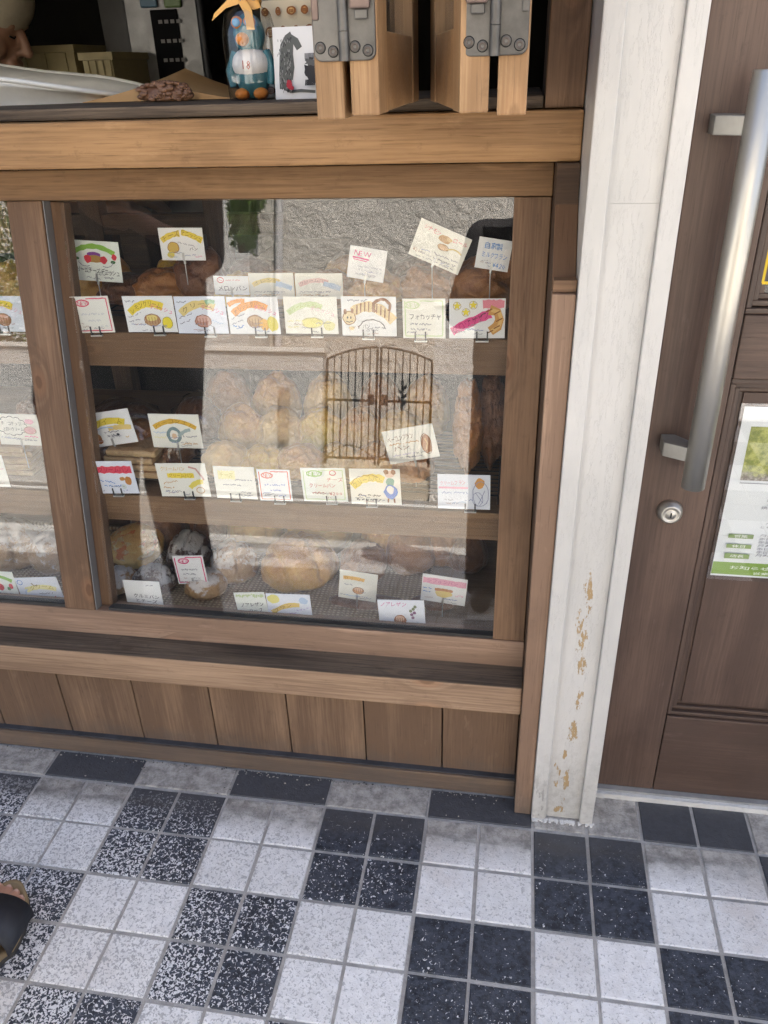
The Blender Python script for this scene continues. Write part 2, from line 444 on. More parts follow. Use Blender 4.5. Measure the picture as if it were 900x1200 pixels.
B_pale = bread_mat('pale butter crust', (.80, .54, .19), (.58, .30, .07))
B_yel = bread_mat('yellow glazed top', (.80, .56, .08), (.60, .30, .04), gloss=.5, rough=.3)
B_dark = bread_mat('dark baked crust', (.24, .095, .032), (.085, .028, .012))
B_choc = bread_mat('chocolate dough with sugar', (.105, .045, .024), (.045, .019, .010), dust=.6)
B_brown = bread_mat('brown crust', (.46, .20, .055), (.24, .085, .022))
B_rust = bread_mat('floured rustic crust', (.52, .33, .15), (.27, .125, .045), dust=.75)
B_cheese = bread_mat('toasted cheese topping', (.74, .62, .38), (.55, .38, .15), spots=(.60, .15, .02))
B_cut = bread_mat('flat toasted sandwich bread', (.60, .42, .22), (.35, .19, .08))
B_icing = flat((.80, .74, .60), .35, name='white icing')
M_paper = flat((.80, .80, .78), .7, name='card paper'); M_cream = flat((.80, .785, .69), .7, name='cream card paper'); M_mint = flat((.77, .80, .72), .7, name='mint card paper'); M_blue = flat((.73, .76, .82), .7, name='bluish card paper')

# ------------------------------------------------------------------ boards: local X runs along the grain
def board(name, parent, a, b, wdir, width, thick, m, bevel=.0018, kink=.0):
    """board whose front face centre-line runs a -> b; wdir = direction of its width; it goes back by `thick` behind the face"""
    a = Vector(a); b = Vector(b); X = (b - a); L = X.length; X.normalize()
    Y = Vector(wdir).normalized(); Y = (Y - X * Y.dot(X)).normalized(); Z = X.cross(Y)
    if Z.y > 0: Z = -Z; Y = -Y                              # Z looks out of the face, to the street
    bm = bmesh.new(); bmesh.ops.create_cube(bm, size=1.0)
    for v in bm.verts: v.co = Vector((v.co.x * L, v.co.y * width, (v.co.z - .5) * thick))
    if L > .3:
        es = [e for e in bm.edges if abs((e.verts[0].co - e.verts[1].co).x) > .9 * L]
        bmesh.ops.subdivide_edges(bm, edges=es, cuts=max(2, int(L / .12)), use_grid_fill=True)
        sd_ = random.random() * 50
        for v in bm.verts:
            v.co.y += (mnoise.noise(Vector((v.co.x * 4 + sd_, 0, 0)))) * .0009; v.co.z += mnoise.noise(Vector((v.co.x * 3, sd_, 0))) * .0006
    ed = [e for e in bm.edges if len(e.link_faces) == 2 and e.calc_face_angle(0) > .8]
    if bevel: bmesh.ops.bevel(bm, geom=ed, offset=bevel, segments=2, profile=.6, affect='EDGES')
    bmesh.ops.recalc_face_normals(bm, faces=bm.faces[:])
    me = bpy.data.meshes.new(name); bm.to_mesh(me); bm.free(); me.materials.append(m)
    o = bpy.data.objects.new(name, me); link(o, parent)
    M = Matrix((X, Y, Z)).transposed().to_4x4(); M.translation = (a + b) / 2
    T = M.copy()
    if parent is not None: T.translation -= Vector(parent.location)
    o.matrix_local = T
    return o

# ================================================================== THE SETTING
def sheet(name, x0, x1, y0, y1, z, m, parent=None, kind='structure'):
    mb = MB(); mb.add([(x0, y0, z), (x1, y0, z), (x1, y1, z), (x0, y1, z)], [(0, 1, 2, 3)], m)
    o = mb.build(name, parent)
    if parent is None and kind: o['kind'] = kind
    return o
g = sheet('ground', -120, 120, -120, 120, -.20, M_conc); props(g, 'pale ground reaching beyond the street', 'ground')
rd = MB(); rd.box((-60, -5.35, -.22), (60, -2.62, -.15), M_asph)
rd = rd.build('road'); props(rd, 'grey asphalt lane between shop and house', 'road', kind='structure')
ln = MB(); ln.box((-40, -5.05, -.152), (40, -4.93, -.146), flat((.75, .75, .72), .7)); ln = ln.build('painted_line', rd)
kb = MB()
kb.box((-40, -2.62, -.22), (40, -2.34, -.02), M_conc)
kb = kb.build('kerb', bevel=.012); props(kb, 'pale concrete kerb between walkway and road', 'kerb', kind='structure')
pv = thing('walkway', 'black and white speckled tile walkway in front of the shop', 'walkway'); pv['kind'] = 'structure'
gb = MB(); gb.box((-14, -2.34, -.19), (14, .125, -.0026), M_grout); gb = gb.build('grout_bed', pv)
TS = .1
def tile_mesh(w, d, m, nm):
    bm = bmesh.new(); bmesh.ops.create_cube(bm, size=1.0)
    for v in bm.verts: v.co = Vector((v.co.x * w, v.co.y * d, -.004 + v.co.z * .008))
    ed = [e for e in bm.edges if (e.verts[0].co.z + e.verts[1].co.z) / 2 > -.0005]
    bmesh.ops.bevel(bm, geom=ed, offset=.0016, segments=1, affect='EDGES')
    me = bpy.data.meshes.new(nm); bm.to_mesh(me); bm.free(); me.materials.append(m); return me
GW = .0060
tms = {k: (tile_mesh(TS - GW, TS - GW, mm, 'tile'), tile_mesh(2 * TS - .004, .0655, mm, 'tile')) for k, mm in ((1, M_td), (0, M_tw))}
ntile = 0
def isdark(i, j): return (i // 2 + j // 2) % 2
rt = random.Random(3)
for j in range(-1, 6):
    for i in range(-14, 11):
        if j == -1 and i in (2,): pass
        me = tms[isdark(i, j)][0]
        cy = -(j + .5) * TS
        if j == -1:
            if i < 2:
                if i % 2: continue
                me = tms[isdark(i, j)][1]; cy = .0365
        o = bpy.data.objects.new('tile', me); link(o, pv)
        o.location = ((i + (1.0 if (j == -1 and i < 2) else .5)) * TS + rt.uniform(-.0006, .0006), cy + rt.uniform(-.0006, .0006), rt.uniform(-.0006, .0007))
        o.rotation_euler = (rt.uniform(-.004, .004), rt.uniform(-.004, .004), rt.uniform(-.004, .004)); ntile += 1
far = MB()
for j in range(-1, 23):
    for i in range(-60, 61):
        if j < 6 and -14 <= i < 11: continue
        x0, y0 = i * TS, -(j + 1) * TS
        if j == -1 and i < -14:
            far.box((x0 + .0026, .0045, -.006), (x0 + TS - .0026, .0705, 0), M_td if isdark(i, j) else M_tw); continue
        far.box((x0 + .0026, y0 + .0026, -.006), (x0 + TS - .0026, y0 + TS - .0026, 0), M_td if isdark(i, j) else M_tw)
fo = far.build('tile_field', pv, fixn=False); fo['kind'] = 'stuff'
# small scraps of grit along the skirting
gr = random.Random(5)
grit = MB()
for k in range(420):
    x = gr.uniform(-1.3, .17); y = .068 - abs(gr.gauss(0, .006)); s = gr.uniform(.0006, .0020)
    if gr.random() < .22: y = gr.uniform(-.02, .065)
    grit.box((x, y, .0003), (x + s * gr.uniform(.8, 2), y + s, .0003 + s * .7), flat((.42, .39, .34), .9) if k % 3 else flat((.05, .045, .04), .9))
o = grit.build('grit', fixn=False); props(o, 'loose grit and dust along the foot of the shop front', 'grit', kind='stuff')

# ================================================================== THE SHOP BUILDING (walls and room round the window)
bl = thing('shop_building', 'bakery building with unseen cream upper wall and eave shaped to shade the shop front', 'building', (0, 2, 0))
mb = MB(); mb.box((-6, .26, 1.49), (.197, .42, 2.355), M_facade); mb.box((.322, .13, 2.2), (4.0, .42, 2.30), M_facade); mb.box((-6, .26, -.1), (-2.6, .42, 1.489), M_facade)  # unseen wall over the opening, brought low to dim the room
mb.box((1.35, .13, -.1), (4.0, .42, 2.199), M_facade); mb.build('wall', bl)
mb = MB(); mb.prism([(-6.3, -.03, 2.30), (-6.3, .255, 2.36), (-6.3, .255, 2.802), (-6.3, 5.6, 2.802), (-6.3, 5.6, 4.0), (-6.3, -.03, 2.36)], (10.8, 0, 0), M_rooft); mb.build('roof', bl)  # unseen eave, placed so its shadow ends partway across the walkway
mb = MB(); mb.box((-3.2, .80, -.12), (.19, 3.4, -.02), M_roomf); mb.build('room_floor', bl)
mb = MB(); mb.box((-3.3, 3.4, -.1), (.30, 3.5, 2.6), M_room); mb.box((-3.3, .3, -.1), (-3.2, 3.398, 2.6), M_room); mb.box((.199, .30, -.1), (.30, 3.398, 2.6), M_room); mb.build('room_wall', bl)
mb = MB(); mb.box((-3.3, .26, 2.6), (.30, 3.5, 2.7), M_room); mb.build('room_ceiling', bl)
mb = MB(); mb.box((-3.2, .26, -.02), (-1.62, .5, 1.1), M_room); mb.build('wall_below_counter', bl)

# ================================================================== WOODEN SHOP FRONT
sf = thing('storefront', 'brown wooden bakery front with leaning glass display window over plank panelling', 'shop front', (-.65, .1, 0))
XL = -1.62
# skirting and planks below the sill
board('skirting_board', sf, (XL, .072, .021), (.1645, .072, .021), (0, 0, 1), .042, .03, M_plank, .002)
mb = MB(); mb.box((XL, .0745, .0445), (.1645, .095, .0475), flat((.05, .05, .055), .8, var=.3)); mb.build('skirting_joint', sf)
plank_edges = [-1.55, -1.395, -1.24, -1.083, -.925, -.767, -.605, -.443, -.285, -.131, .021, .1645]
for k in range(len(plank_edges) - 1):
    x0, x1 = plank_edges[k] + .0013, plank_edges[k + 1] - .0013
    board('plank', sf, ((x0 + x1) / 2, .0855, .043), ((x0 + x1) / 2, .0855, .262), (1, 0, 0), x1 - x0, .018, M_plank, .0015)
mb = MB(); mb.box((XL, .105, 0), (.1645, .115, .262), M_hole); mb.build('backing', sf)
# sill board, proud of the planks
board('sill_board', sf, (XL, .045, .272), (.1645, .045, .272), (0, 0, 1), .062, .10, M_sill, .003)
mb = MB(); mb.box((XL, .0455, .3026), (.1644, .150, .3042), M_dark); mb.build('sill_top', sf)
# leaning window frame
def wboard(name, x0, x1, s0, s1, m, thick=.035, n=0.0, vert=False, bevel=.002):
    if vert: return board(name, sf, W((x0 + x1) / 2, s0, n), W((x0 + x1) / 2, s1, n), (1, 0, 0), x1 - x0, thick, m, bevel)
    return board(name, sf, W(x0, (s0 + s1) / 2, n), W(x1, (s0 + s1) / 2, n), SD, s1 - s0, thick, m, bevel)
wboard('bottom_rail', XL, .1645, .004, .060, M_trim, .05)
wboard('stile', .1085, .1640, .061, .803, M_frame, .032, -.001, True)
wboard('mullion', -.722, -.660, .061, .803, M_frame, .022, .002, True)
wboard('mullion', -.700, -.634, .061, .803, M_frame, .022, -.0225, True)
wboard('stile', XL + .0, XL + .06, .061, .803, M_frame, .032, -.001, True)
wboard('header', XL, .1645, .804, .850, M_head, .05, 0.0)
mb = MB()
for (x0, x1, n0) in ((-.6335, .1080, -.020),):
    mb.box((x0, 0, 0), (x1, .004, .742), M_glass)
def pane(x0, x1, n):
    q = MB(); a, b = W(x0, .061, n), W(x1, .803, n)
    pts = [W(x0, .0605, n), W(x1, .0605, n), W(x1, .8035, n), W(x0, .8035, n)]
    q.prism(pts, -ND * .004, M_glass); return q.build('glass_pane', sf)
pane(-.6345, .1090, -.012); pane(XL + .061, -.7215, -.006)
# a bright aluminium slide strip along the mullion and dark strips at foot and head of the pane
mb = MB(); mb.prism([W(-.6585, .0605, -.0005), W(-.6565, .0605, -.0005), W(-.6565, .8035, -.0005), W(-.6585, .8035, -.0005)], -ND * .02, flat((.20, .195, .19), .55, .4)); mb.build('slide_strip', sf)
mb = MB(); mb.prism([W(-.634, .0602, -.004), W(.1085, .0602, -.004), W(.1085, .0655, -.004), W(-.634, .0655, -.004)], -ND * .02, flat((.03, .028, .026), .7)); mb.prism([W(XL + .06, .0602, -.003), W(-.723, .0602, -.003), W(-.723, .0665, -.003), W(XL + .06, .0665, -.003)], -ND * .02, flat((.03, .028, .026), .7)); mb.build('pane_gasket', sf)
# side jamb: upright edge board with a sloping shoulder going back to the counter, and its pale edge strip
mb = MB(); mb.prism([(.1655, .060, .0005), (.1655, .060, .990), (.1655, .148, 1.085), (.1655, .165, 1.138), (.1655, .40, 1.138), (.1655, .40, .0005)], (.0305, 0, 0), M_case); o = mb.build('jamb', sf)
board('jamb_face', sf, (.1815, .130, .985), (.1815, .300, 1.136), (1, 0, 0), .030, .02, M_frame, .001) if False else None
o = board('edge_trim', sf, (.1812, .033, .0008), (.1812, .033, .9935), (1, 0, 0), .0312, .0268, M_trim, .002)
board('jamb_cap', sf, (.1812, .0600, .9945), (.1812, .1560, 1.0950), (1, 0, 0), .0312, .03, M_frame, .0015)
mb = MB(); mb.box((.166, .040, .9942), (.1965, .060, 1.010), M_frame); mb.build('trim_end_block', sf, bevel=.001)
# counter ledge
board('counter_ledge', sf, (XL, .176, 1.171), (.1965, .176, 1.171), (0, 0, 1), .064, .46, M_ledge, .004)
board('window_track', sf, (XL, .196, 1.2125), (.1420, .196, 1.2125), (0, 0, 1), .016, .38, M_dark, .003)
board('window_jamb', sf, (.170, .196, 1.2045), (.170, .196, 1.49), (1, 0, 0), .052, .06, M_frame, .002)
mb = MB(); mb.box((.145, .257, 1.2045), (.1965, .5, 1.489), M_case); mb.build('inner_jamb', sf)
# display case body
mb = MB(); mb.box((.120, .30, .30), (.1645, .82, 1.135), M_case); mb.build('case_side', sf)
mb = MB(); mb.box((XL, .152, .275), (.119, .80, .318), M_shelf); mb.build('case_floor', sf)
board('shelf', sf, (XL, .244, .8355), (.1195, .244, .8355), (0, 0, 1), .062, .50, M_shelf, .002)
board('shelf', sf, (XL, .192, .5415), (.1195, .192, .5415), (0, 0, 1), .056, .54, M_shelf, .002)
for x in (-1.30, -.86, -.56):
    board('back_post', sf, (x, .76, .32), (x, .76, 1.135), (1, 0, 0), .05, .04, M_case, .002)
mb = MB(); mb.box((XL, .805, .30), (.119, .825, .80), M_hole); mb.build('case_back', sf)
board('back_rail', sf, (XL, .765, .96), (-.40, .765, .96), (0, 0, 1), .045, .03, M_case, .002)

# ================================================================== WHITE POST
wp = thing('white_post', 'white painted wooden post with paint flaking off near its foot', 'post', (.254, .06, 0))
def pbox(name, x0, x1, y0, y1, z0, z1, bev=.002):
    mb = MB(); mb.box((x0, y0, z0), (x1, y1, z1), M_white); return mb.build(name, wp, bevel=bev)
pbox('side_board', .1975, .2235, .0245, .300, .001, 2.28); pbox('side_board', .2868, .3110, .0235, .122, .001, 2.28)
mb = MB()
zs = [.0015, .40, .80, 1.085, 1.087, 1.4, 2.6]
mb.box((.2238, .0335, .0015), (.2865, .12, 1.1051), M_white); mb.build('middle_board', wp, bevel=.0004)
mb = MB(); mb.box((.2238, .03345, 1.1053), (.2865, .12, 2.28), M_white); mb.build('middle_board', wp, bevel=.0004)
mb = MB(); mb.box((.2238, .0290, .0018), (.2262, .0334, 2.28), M_white); mb.build('bead', wp)
mb = MB(); rr = random.Random(4)
for k in range(110):
    x = rr.uniform(.197, .312); mb.box((x, .0175 + rr.uniform(0, .008), 0.0002), (x + rr.uniform(.001, .004), .0275, rr.uniform(.001, .0032)), M_conc)
mb.build('cement_foot', wp)

# ================================================================== SHOP DOOR
dr = thing('shop_door', 'dark brown panelled wooden shop door beside the white post', 'door', (.80, .13, 0))
DY = .110
mb = MB(); mb.box((.3112, .092, .0), (1.30, .135, .012), M_conc); mb.box((.3112, .100, .012), (1.30, .135, .0175), flat((.42, .42, .41), .5, .5, var=.2)); mb.build('threshold', dr)
# the left stile, rails, panels with mouldings
board('door_stile', dr, (.3775, DY, .0185), (.3775, DY, 2.15), (1, 0, 0), .103, .04, M_door, .002)
board('door_stile', dr, (1.2, DY, .0185), (1.2, DY, 2.15), (1, 0, 0), .103, .04, M_door, .002)
board('bottom_rail', dr, (.4305, DY, .114), (1.148, DY, .114), (0, 0, 1), .191, .04, M_door, .002)
board('lock_rail', dr, (.4305, DY, .902), (1.148, DY, .902), (0, 0, 1), .092, .04, M_door, .002)
board('top_rail', dr, (.4305, DY, 2.09), (1.148, DY, 2.09), (0, 0, 1), .12, .04, M_door, .002)
def moulded(x0, x1, z0, z1, w=.016):
    for k, (a, d) in enumerate(((0, .004), (.0085, .011), (.0165, .018))):
        y = DY + d; wd = .0078
        for nm, p, q, wdir in (('moulding', (x0 + a, y, z0 + a + wd / 2), (x1 - a, y, z0 + a + wd / 2), (0, 0, 1)), ('moulding', (x0 + a, y, z1 - a - wd / 2), (x1 - a, y, z1 - a - wd / 2), (0, 0, 1)),
                               ('moulding', (x0 + a + wd / 2, y, z0 + a + wd), (x0 + a + wd / 2, y, z1 - a - wd), (1, 0, 0)), ('moulding', (x1 - a - wd / 2, y, z0 + a + wd), (x1 - a - wd / 2, y, z1 - a - wd), (1, 0, 0))):
            board(nm, dr, p, q, wdir, wd, .02, M_doorr, .0018)
moulded(.4305, 1.148, .2105, .855); moulded(.4305, 1.148, .949, 2.029)
board('door_panel', dr, (.79, DY + .015, .234), (.79, DY + .015, .831), (1, 0, 0), .672, .02, M_door, .0)
mb = MB(); mb.box((.455, DY + .020, .974), (1.124, DY + .024, 2.005), M_glass); mb.build('glass_pane', dr)
mb = MB(); mb.box((.4305, DY + .05, .945), (1.15, DY + .055, 2.03), M_hole); mb.build('glass_backing', dr)  # flat black sheet behind the door glass
# long pull handle
hd = MB(); hd.tube([(.3900, .058, .7065), (.3900, .058, .7075), (.3900, .058, 1.2440), (.3900, .058, 1.2450)], [.0145, .0165, .0165, .0150], M_bar, 32)
ho = hd.build('pull_handle', dr); ho['label'] = 'long brushed steel tube pull handle'
for z in (.757, 1.187):
    mb = MB(); mb.prism([(.3440, .078, z - .011), (.3760, .060, z - .011), (.3900, .058, z - .011), (.3900, .078, z - .011), (.3640, .1095, z - .011), (.3440, .1095, z - .011)], (0, 0, .022), M_brk)
    b_ = mb.build('bracket', None, bevel=.0012); b_.parent = ho; b_.location = -Vector(dr.location) + Vector(dr.location) - Vector(dr.location)
# lock
lk = MB(); Ml = Matrix.Translation((.3745, DY, .6375)) @ Matrix.Rotation(math.pi / 2, 4, 'X')
lk.lathe([(.0195, 0), (.0195, .004), (.0180, .010), (.0155, .0125), (.0150, .0150), (.0118, .0158), (.0115, .0145), (.0070, .0145), (.0066, .0155), (.0, .0155)], M_bar, Ml, 36)
lo = lk.build('door_lock', dr); lo['label'] = 'round satin steel lock cylinder'
mb = MB(); mb.box((.3735, DY - .0165, .6335), (.3755, DY - .0152, .6415), M_hole); k_ = mb.build('keyhole', None); k_.parent = lo; k_.location = -Vector(dr.location)

# ================================================================== LETTERING (glyph outlines of the built-in font)
CHARS = sorted(set('クリームチーズデニッシュレモンアップルオレジマゴブベコヒタトパイカラダフワサキミナロルツソセハムエピノグメィ自家製塩焼定休日営業時間店長お知らせ本日のおすすめと白い献立季節野菜あんぱんNEW0123456789¥円月火水木金土〜、。・＋ごあいさつ皆様へ毎朝こだわり小麦手づくりォャザりどゃェ'))
_tmp = []
for ch in CHARS:
    c = bpy.data.curves.new('glyph', 'FONT'); c.body = ch; c.size = 1.0; c.resolution_u = 1
    o = bpy.data.objects.new('glyph', c); COL.objects.link(o); _tmp.append((ch, o, c))
bpy.context.view_layer.update()
_dg = bpy.context.evaluated_depsgraph_get()
GLYPH = {}
for ch, o, c in _tmp:
    me = bpy.data.meshes.new_from_object(o.evaluated_get(_dg))
    GLYPH[ch] = ([tuple(v.co)[:2] for v in me.vertices], [tuple(p.vertices) for p in me.polygons])
    bpy.data.meshes.remove(me)
for ch, o, c in _tmp: bpy.data.objects.remove(o); bpy.data.curves.remove(c)
def adv(ch): return .62 if ord(ch) < 256 else .98

def ink(c): return flat(c, .75, name='ink')
RED, PINK, BLACK, GREEN, YEL, ORA = (.62, .03, .05), (.72, .08, .26), (.03, .028, .03), (.25, .48, .06), (.80, .62, .06), (.80, .30, .02)
GOLD, BRN, BLU, GREY, PUR, TAN = (.66, .40, .04), (.25, .09, .02), (.02, .20, .55), (.25, .25, .28), (.22, .05, .30), (.55, .30, .10)
LPINK, LGRN, LYEL, LBLU = (.78, .38, .48), (.55, .66, .35), (.80, .74, .34), (.42, .55, .72)

class Draw:
    """draws on a w x h sheet: u right, v up (0..1); the sheet's front is local -Y"""
    def __init__(s, w, h, y0, seed): s.w, s.h, s.y = w, h, y0; s.L = 0; s.r = random.Random(seed); s.mb = MB(); s.tx = MB()
    def P(s, u, v): return ((u - .5) * s.w, s.y - .00008 * s.L, (v - .5) * s.h)
    def lay(s): s.L += 1
    def strip(s, pts, th, c, mb=None):
        s.lay(); n = len(pts); vs = []; asp = s.w / s.h
        for k, (u, v) in enumerate(pts):
            a = pts[max(0, k - 1)]; b = pts[min(n - 1, k + 1)]
            dx, dz = (b[0] - a[0]) * s.w, (b[1] - a[1]) * s.h; l = math.hypot(dx, dz) or 1
            nx, nz = -dz / l, dx / l; t = th * s.h / 2 * s.r.uniform(.8, 1.15)
            p = s.P(u, v); vs += [(p[0] + nx * t, p[1], p[2] + nz * t), (p[0] - nx * t, p[1], p[2] - nz * t)]
        (mb or s.mb).add(vs, [(2 * k, 2 * k + 1, 2 * k + 3, 2 * k + 2) for k in range(n - 1)], ink(c))
    def arcpt(s, f, u0, u1, v, rise, tilt=0): return (u0 + (u1 - u0) * f, v + rise * (1 - (2 * f - 1) ** 2) + tilt * (f - .5))
    def band(s, u0, u1, v, rise, th, c, tilt=0): s.strip([s.arcpt(k / 12, u0, u1, v, rise, tilt) for k in range(13)], th, c)
    def text(s, st, u0, u1, v, rise, hgt, c, tilt=0, bold=.02):
        s.lay(); tot = sum(adv(ch) for ch in st); acc = 0
        for ch in st:
            f = (acc + adv(ch) / 2) / tot; acc += adv(ch)
            u, vv = s.arcpt(f, u0, u1, v, rise, tilt); a_, b_ = s.arcpt(max(0, f - .02), u0, u1, v, rise, tilt), s.arcpt(min(1, f + .02), u0, u1, v, rise, tilt)
            an = math.atan2((b_[1] - a_[1]) * s.h, (b_[0] - a_[0]) * s.w) + s.r.uniform(-.12, .12)
            if ch not in GLYPH: continue
            sx = (u1 - u0) * s.w / tot * adv(ch) / max(adv(ch), .01) * 1.02; sz = hgt * s.h * s.r.uniform(.9, 1.1); sh = s.r.uniform(-.1, .15)
            p = s.P(u, vv); vs = []
            for (gx, gy) in GLYPH[ch][0]:
                x = (gx - adv(ch) / 2) * sx + sh * gy * sz; z = (gy - .36) * sz
                x += mnoise.noise(Vector((gx * 3, gy * 3, p[0] * 90))) * .05 * sx; z += mnoise.noise(Vector((gx * 3, gy * 3 + 9, p[0] * 90))) * .06 * sz
                vs.append((p[0] + x * math.cos(an) - z * math.sin(an), p[1], p[2] + x * math.sin(an) + z * math.cos(an)))
            s.tx.add(vs, GLYPH[ch][1], ink(c))
    def scr(s, u0, u1, v, c, amp=.03, th=.022, tilt=0):
        pts = []; u = u0
        while u < u1:
            f = (u - u0) / (u1 - u0); pts.append((u, v + tilt * f + s.r.uniform(-amp, amp))); u += s.r.uniform(.009, .022)
            if s.r.random() < .13 and len(pts) > 2: s.strip(pts, th, c, s.tx); pts = []; u += .018
        if len(pts) > 2: s.strip(pts, th, c, s.tx)
    def blob(s, u, v, ru, rv, c, n=14, rough=.12):
        s.lay(); ce = s.P(u, v); vs = [ce]
        for k in range(n):
            q = 2 * math.pi * k / n; m = 1 + s.r.uniform(-rough, rough); p = s.P(u + ru * math.cos(q) * m, v + rv * math.sin(q) * m); vs.append(p)
        s.mb.add(vs, [(0, 1 + k, 1 + (k + 1) % n) for k in range(n)], ink(c))
    def ring(s, u, v, ru, rv, c, th=.02, a0=0, a1=360): s.strip([(u + ru * math.cos(R(a)) * s.r.uniform(.94, 1.06), v + rv * math.sin(R(a)) * s.r.uniform(.94, 1.06)) for a in [a0 + (a1 - a0) * k / 16 for k in range(17)]], th, c)
    def frame(s, c, th=.03, m=.06):
        for a, b in (((m, m), (1 - m, m)), ((1 - m, m), (1 - m, 1 - m)), ((m, m), (m, 1 - m)), ((m + .35, 1 - m), (1 - m, 1 - m))):
            s.strip([(a[0] + (b[0] - a[0]) * k / 6 + s.r.uniform(-.005, .005), a[1] + (b[1] - a[1]) * k / 6 + s.r.uniform(-.008, .008)) for k in range(7)], th, c)
    def star(s, u, v, r_, c):
        s.lay(); vs = [s.P(u, v)]
        for k in range(10):
            q = math.pi / 2 + k * math.pi / 5; rr_ = r_ if k % 2 == 0 else r_ * .45
            vs.append(s.P(u + rr_ * math.cos(q) * s.h / s.w, v + rr_ * math.sin(q)))
        s.mb.add(vs, [(0, 1 + k, 1 + (k + 1) % 10) for k in range(10)], ink(c)); s.ring(u, v, r_ * .9 * s.h / s.w, r_ * .9, (.4, .3, .05), .012)
    def pastry(s, u, v, ru, rv, c1, c2):
        s.blob(u, v, ru, rv, c1); s.blob(u, v + rv * .35, ru * .75, rv * .5, c2); s.ring(u, v, ru, rv, BRN, .018)
        for k in range(5):
            a = -.7 + .35 * k; s.strip([(u + ru * a, v - rv * .6), (u + ru * a * 1.1, v + rv * .5)], .014, BRN)

def badge(d, c, u=.22, v=.84, st='NEW'):
    d.ring(u, v, .17, .085, c, .035); d.text(st, u - .13, u + .13, v, 0, .15, c)

# ------------------------------------------------------------------ what is on each price card
def c_arcpastry(t1, c1, t2, c2, fill, f2, extra=None):
    def fn(d):
        d.scr(.05, .25, .86, GREY, .03); d.band(.10, .78, .62, .17, .20, c1, .16); d.text(t1, .12, .76, .62, .17, .17, tuple(x * .35 for x in c1), .16)
        d.text(t2, .52, .97, .63, .03, .15, c2, -.18, 0); d.pastry(.53, .34, .16, .17, fill, f2); d.scr(.06, .34, .42, GREY, .025, .018, .14); d.scr(.06, .30, .28, GREY, .025, .018, .1)
        if extra: extra(d)
    return fn
def lemon(d): d.blob(.83, .27, .10, .16, (.80, .66, .04)); d.ring(.83, .27, .10, .16, (.35, .28, .05), .015)
def redbit(d): d.band(.62, .80, .84, .03, .12, (.30, .50, .28)); d.scr(.70, .95, .36, LBLU, .03, .02, -.1)
def mango(d): d.blob(.70, .26, .10, .15, (.80, .42, .04)); d.blob(.87, .28, .11, .20, (.72, .62, .08)); d.band(.03, .36, .84, .05, .12, ORA, .1); d.scr(.08, .30, .2, BLU, .04)
def c_pale(d):
    d.band(.07, .72, .64, .14, .15, LGRN, .16); d.text('クリームデニッシュ', .08, .72, .64, .14, .12, (.40, .45, .12), .16); d.text('デニッシュ', .50, .96, .60, .03, .13, LPINK, -.2)
    d.blob(.52, .30, .20, .14, (.78, .72, .22)); d.ring(.52, .30, .20, .14, (.55, .5, .2), .015); d.blob(.84, .22, .11, .13, (.74, .70, .30)); d.scr(.05, .3, .34, LYEL); d.scr(.05, .28, .2, LYEL)
def c_tiger(d):
    d.scr(.12, .50, .90, GREY, .03); d.band(.20, .95, .50, .24, .26, (.74, .56, .26), -.22); d.ring(.74, .74, .15, .20, BRN, .08, -30, 220); d.blob(.14, .46, .12, .17, (.76, .60, .32)); d.ring(.14, .46, .12, .17, BRN, .022)
    d.blob(.07, .62, .03, .07, BRN); d.blob(.20, .64, .03, .07, BRN); d.blob(.11, .47, .014, .03, BLACK); d.blob(.17, .47, .014, .03, BLACK); d.strip([(.08, .38), (.14, .35), (.20, .38)], .02, BLACK)
    for k in range(9):
        u = .28 + k * .073; v = .50 + .24 * (1 - (2 * (u - .2) / .75 - 1) ** 2) - .22 * ((u - .2) / .75 - .5); d.strip([(u, v - .12), (u + .012, v + .12)], .035, BRN)
    d.band(.14, .22, .18, .02, .10, (.74, .56, .26)); d.ring(.55, .12, .26, .30, BLACK, .022, 15, 165); d.text('もっちり' if False else 'パン', .38, .52, .25, 0, .14, BLACK); d.scr(.54, .82, .22, GREY)
def c_green(t1, t2, c=LGRN):
    def fn(d):
        d.frame(c, .03); badge(d, c); d.text(t1, .16, .90, .55, 0, .17, BLACK); d.scr(.18, .72, .36, GREY); d.scr(.18, .66, .23, GREY)
        if t2: d.text(t2, .62, .90, .16, 0, .11, GREY)
    return fn
def c_croissant(d):
    for u, v in ((.14, .82), (.30, .66), (.43, .84)): d.star(u, v, .11, (.80, .66, .05))
    d.band(.05, .74, .40, .02, .22, PINK, .46); d.band(.60, .98, .86, .01, .2, (.75, .25, .30), .0); d.text('クロワッサン', .05, .72, .40, .02, .23, (.45, .02, .15), .46)
    pts = [(.72, .72), (.86, .66), (.90, .48), (.86, .30), (.74, .18)]; d.strip(pts, .24, (.58, .30, .08)); d.strip([(p[0] + .03, p[1]) for p in pts], .10, (.72, .46, .16))
    for u, v in pts: d.strip([(u - .06, v - .05), (u + .05, v + .03)], .03, BRN)
    d.scr(.34, .66, .42, BLACK, .03, .02, .22); d.scr(.34, .62, .28, GREY, .03, .018, .2)
def c_creamcheese(d):
    d.band(.10, .90, .70, .17, .13, GREEN); d.blob(.50, .66, .13, .08, PUR); d.blob(.50, .56, .18, .10, (.40, .22, .05)); d.blob(.37, .55, .07, .11, RED); d.blob(.68, .54, .07, .10, RED); d.blob(.10, .66, .05, .09, RED); d.blob(.89, .62, .05, .08, RED)
    d.blob(.16, .56, .05, .04, (.05, .14, .04)); d.blob(.86, .50, .05, .04, (.05, .14, .04)); d.ring(.33, .50, .14, .13, GREY, .018, 180, 300); d.ring(.72, .50, .14, .13, GREY, .018, 240, 360)
    d.text('クリームチーズデニッシュ', .06, .97, .26, 0, .17, BLACK, -.08); d.scr(.66, .84, .10, GREY)
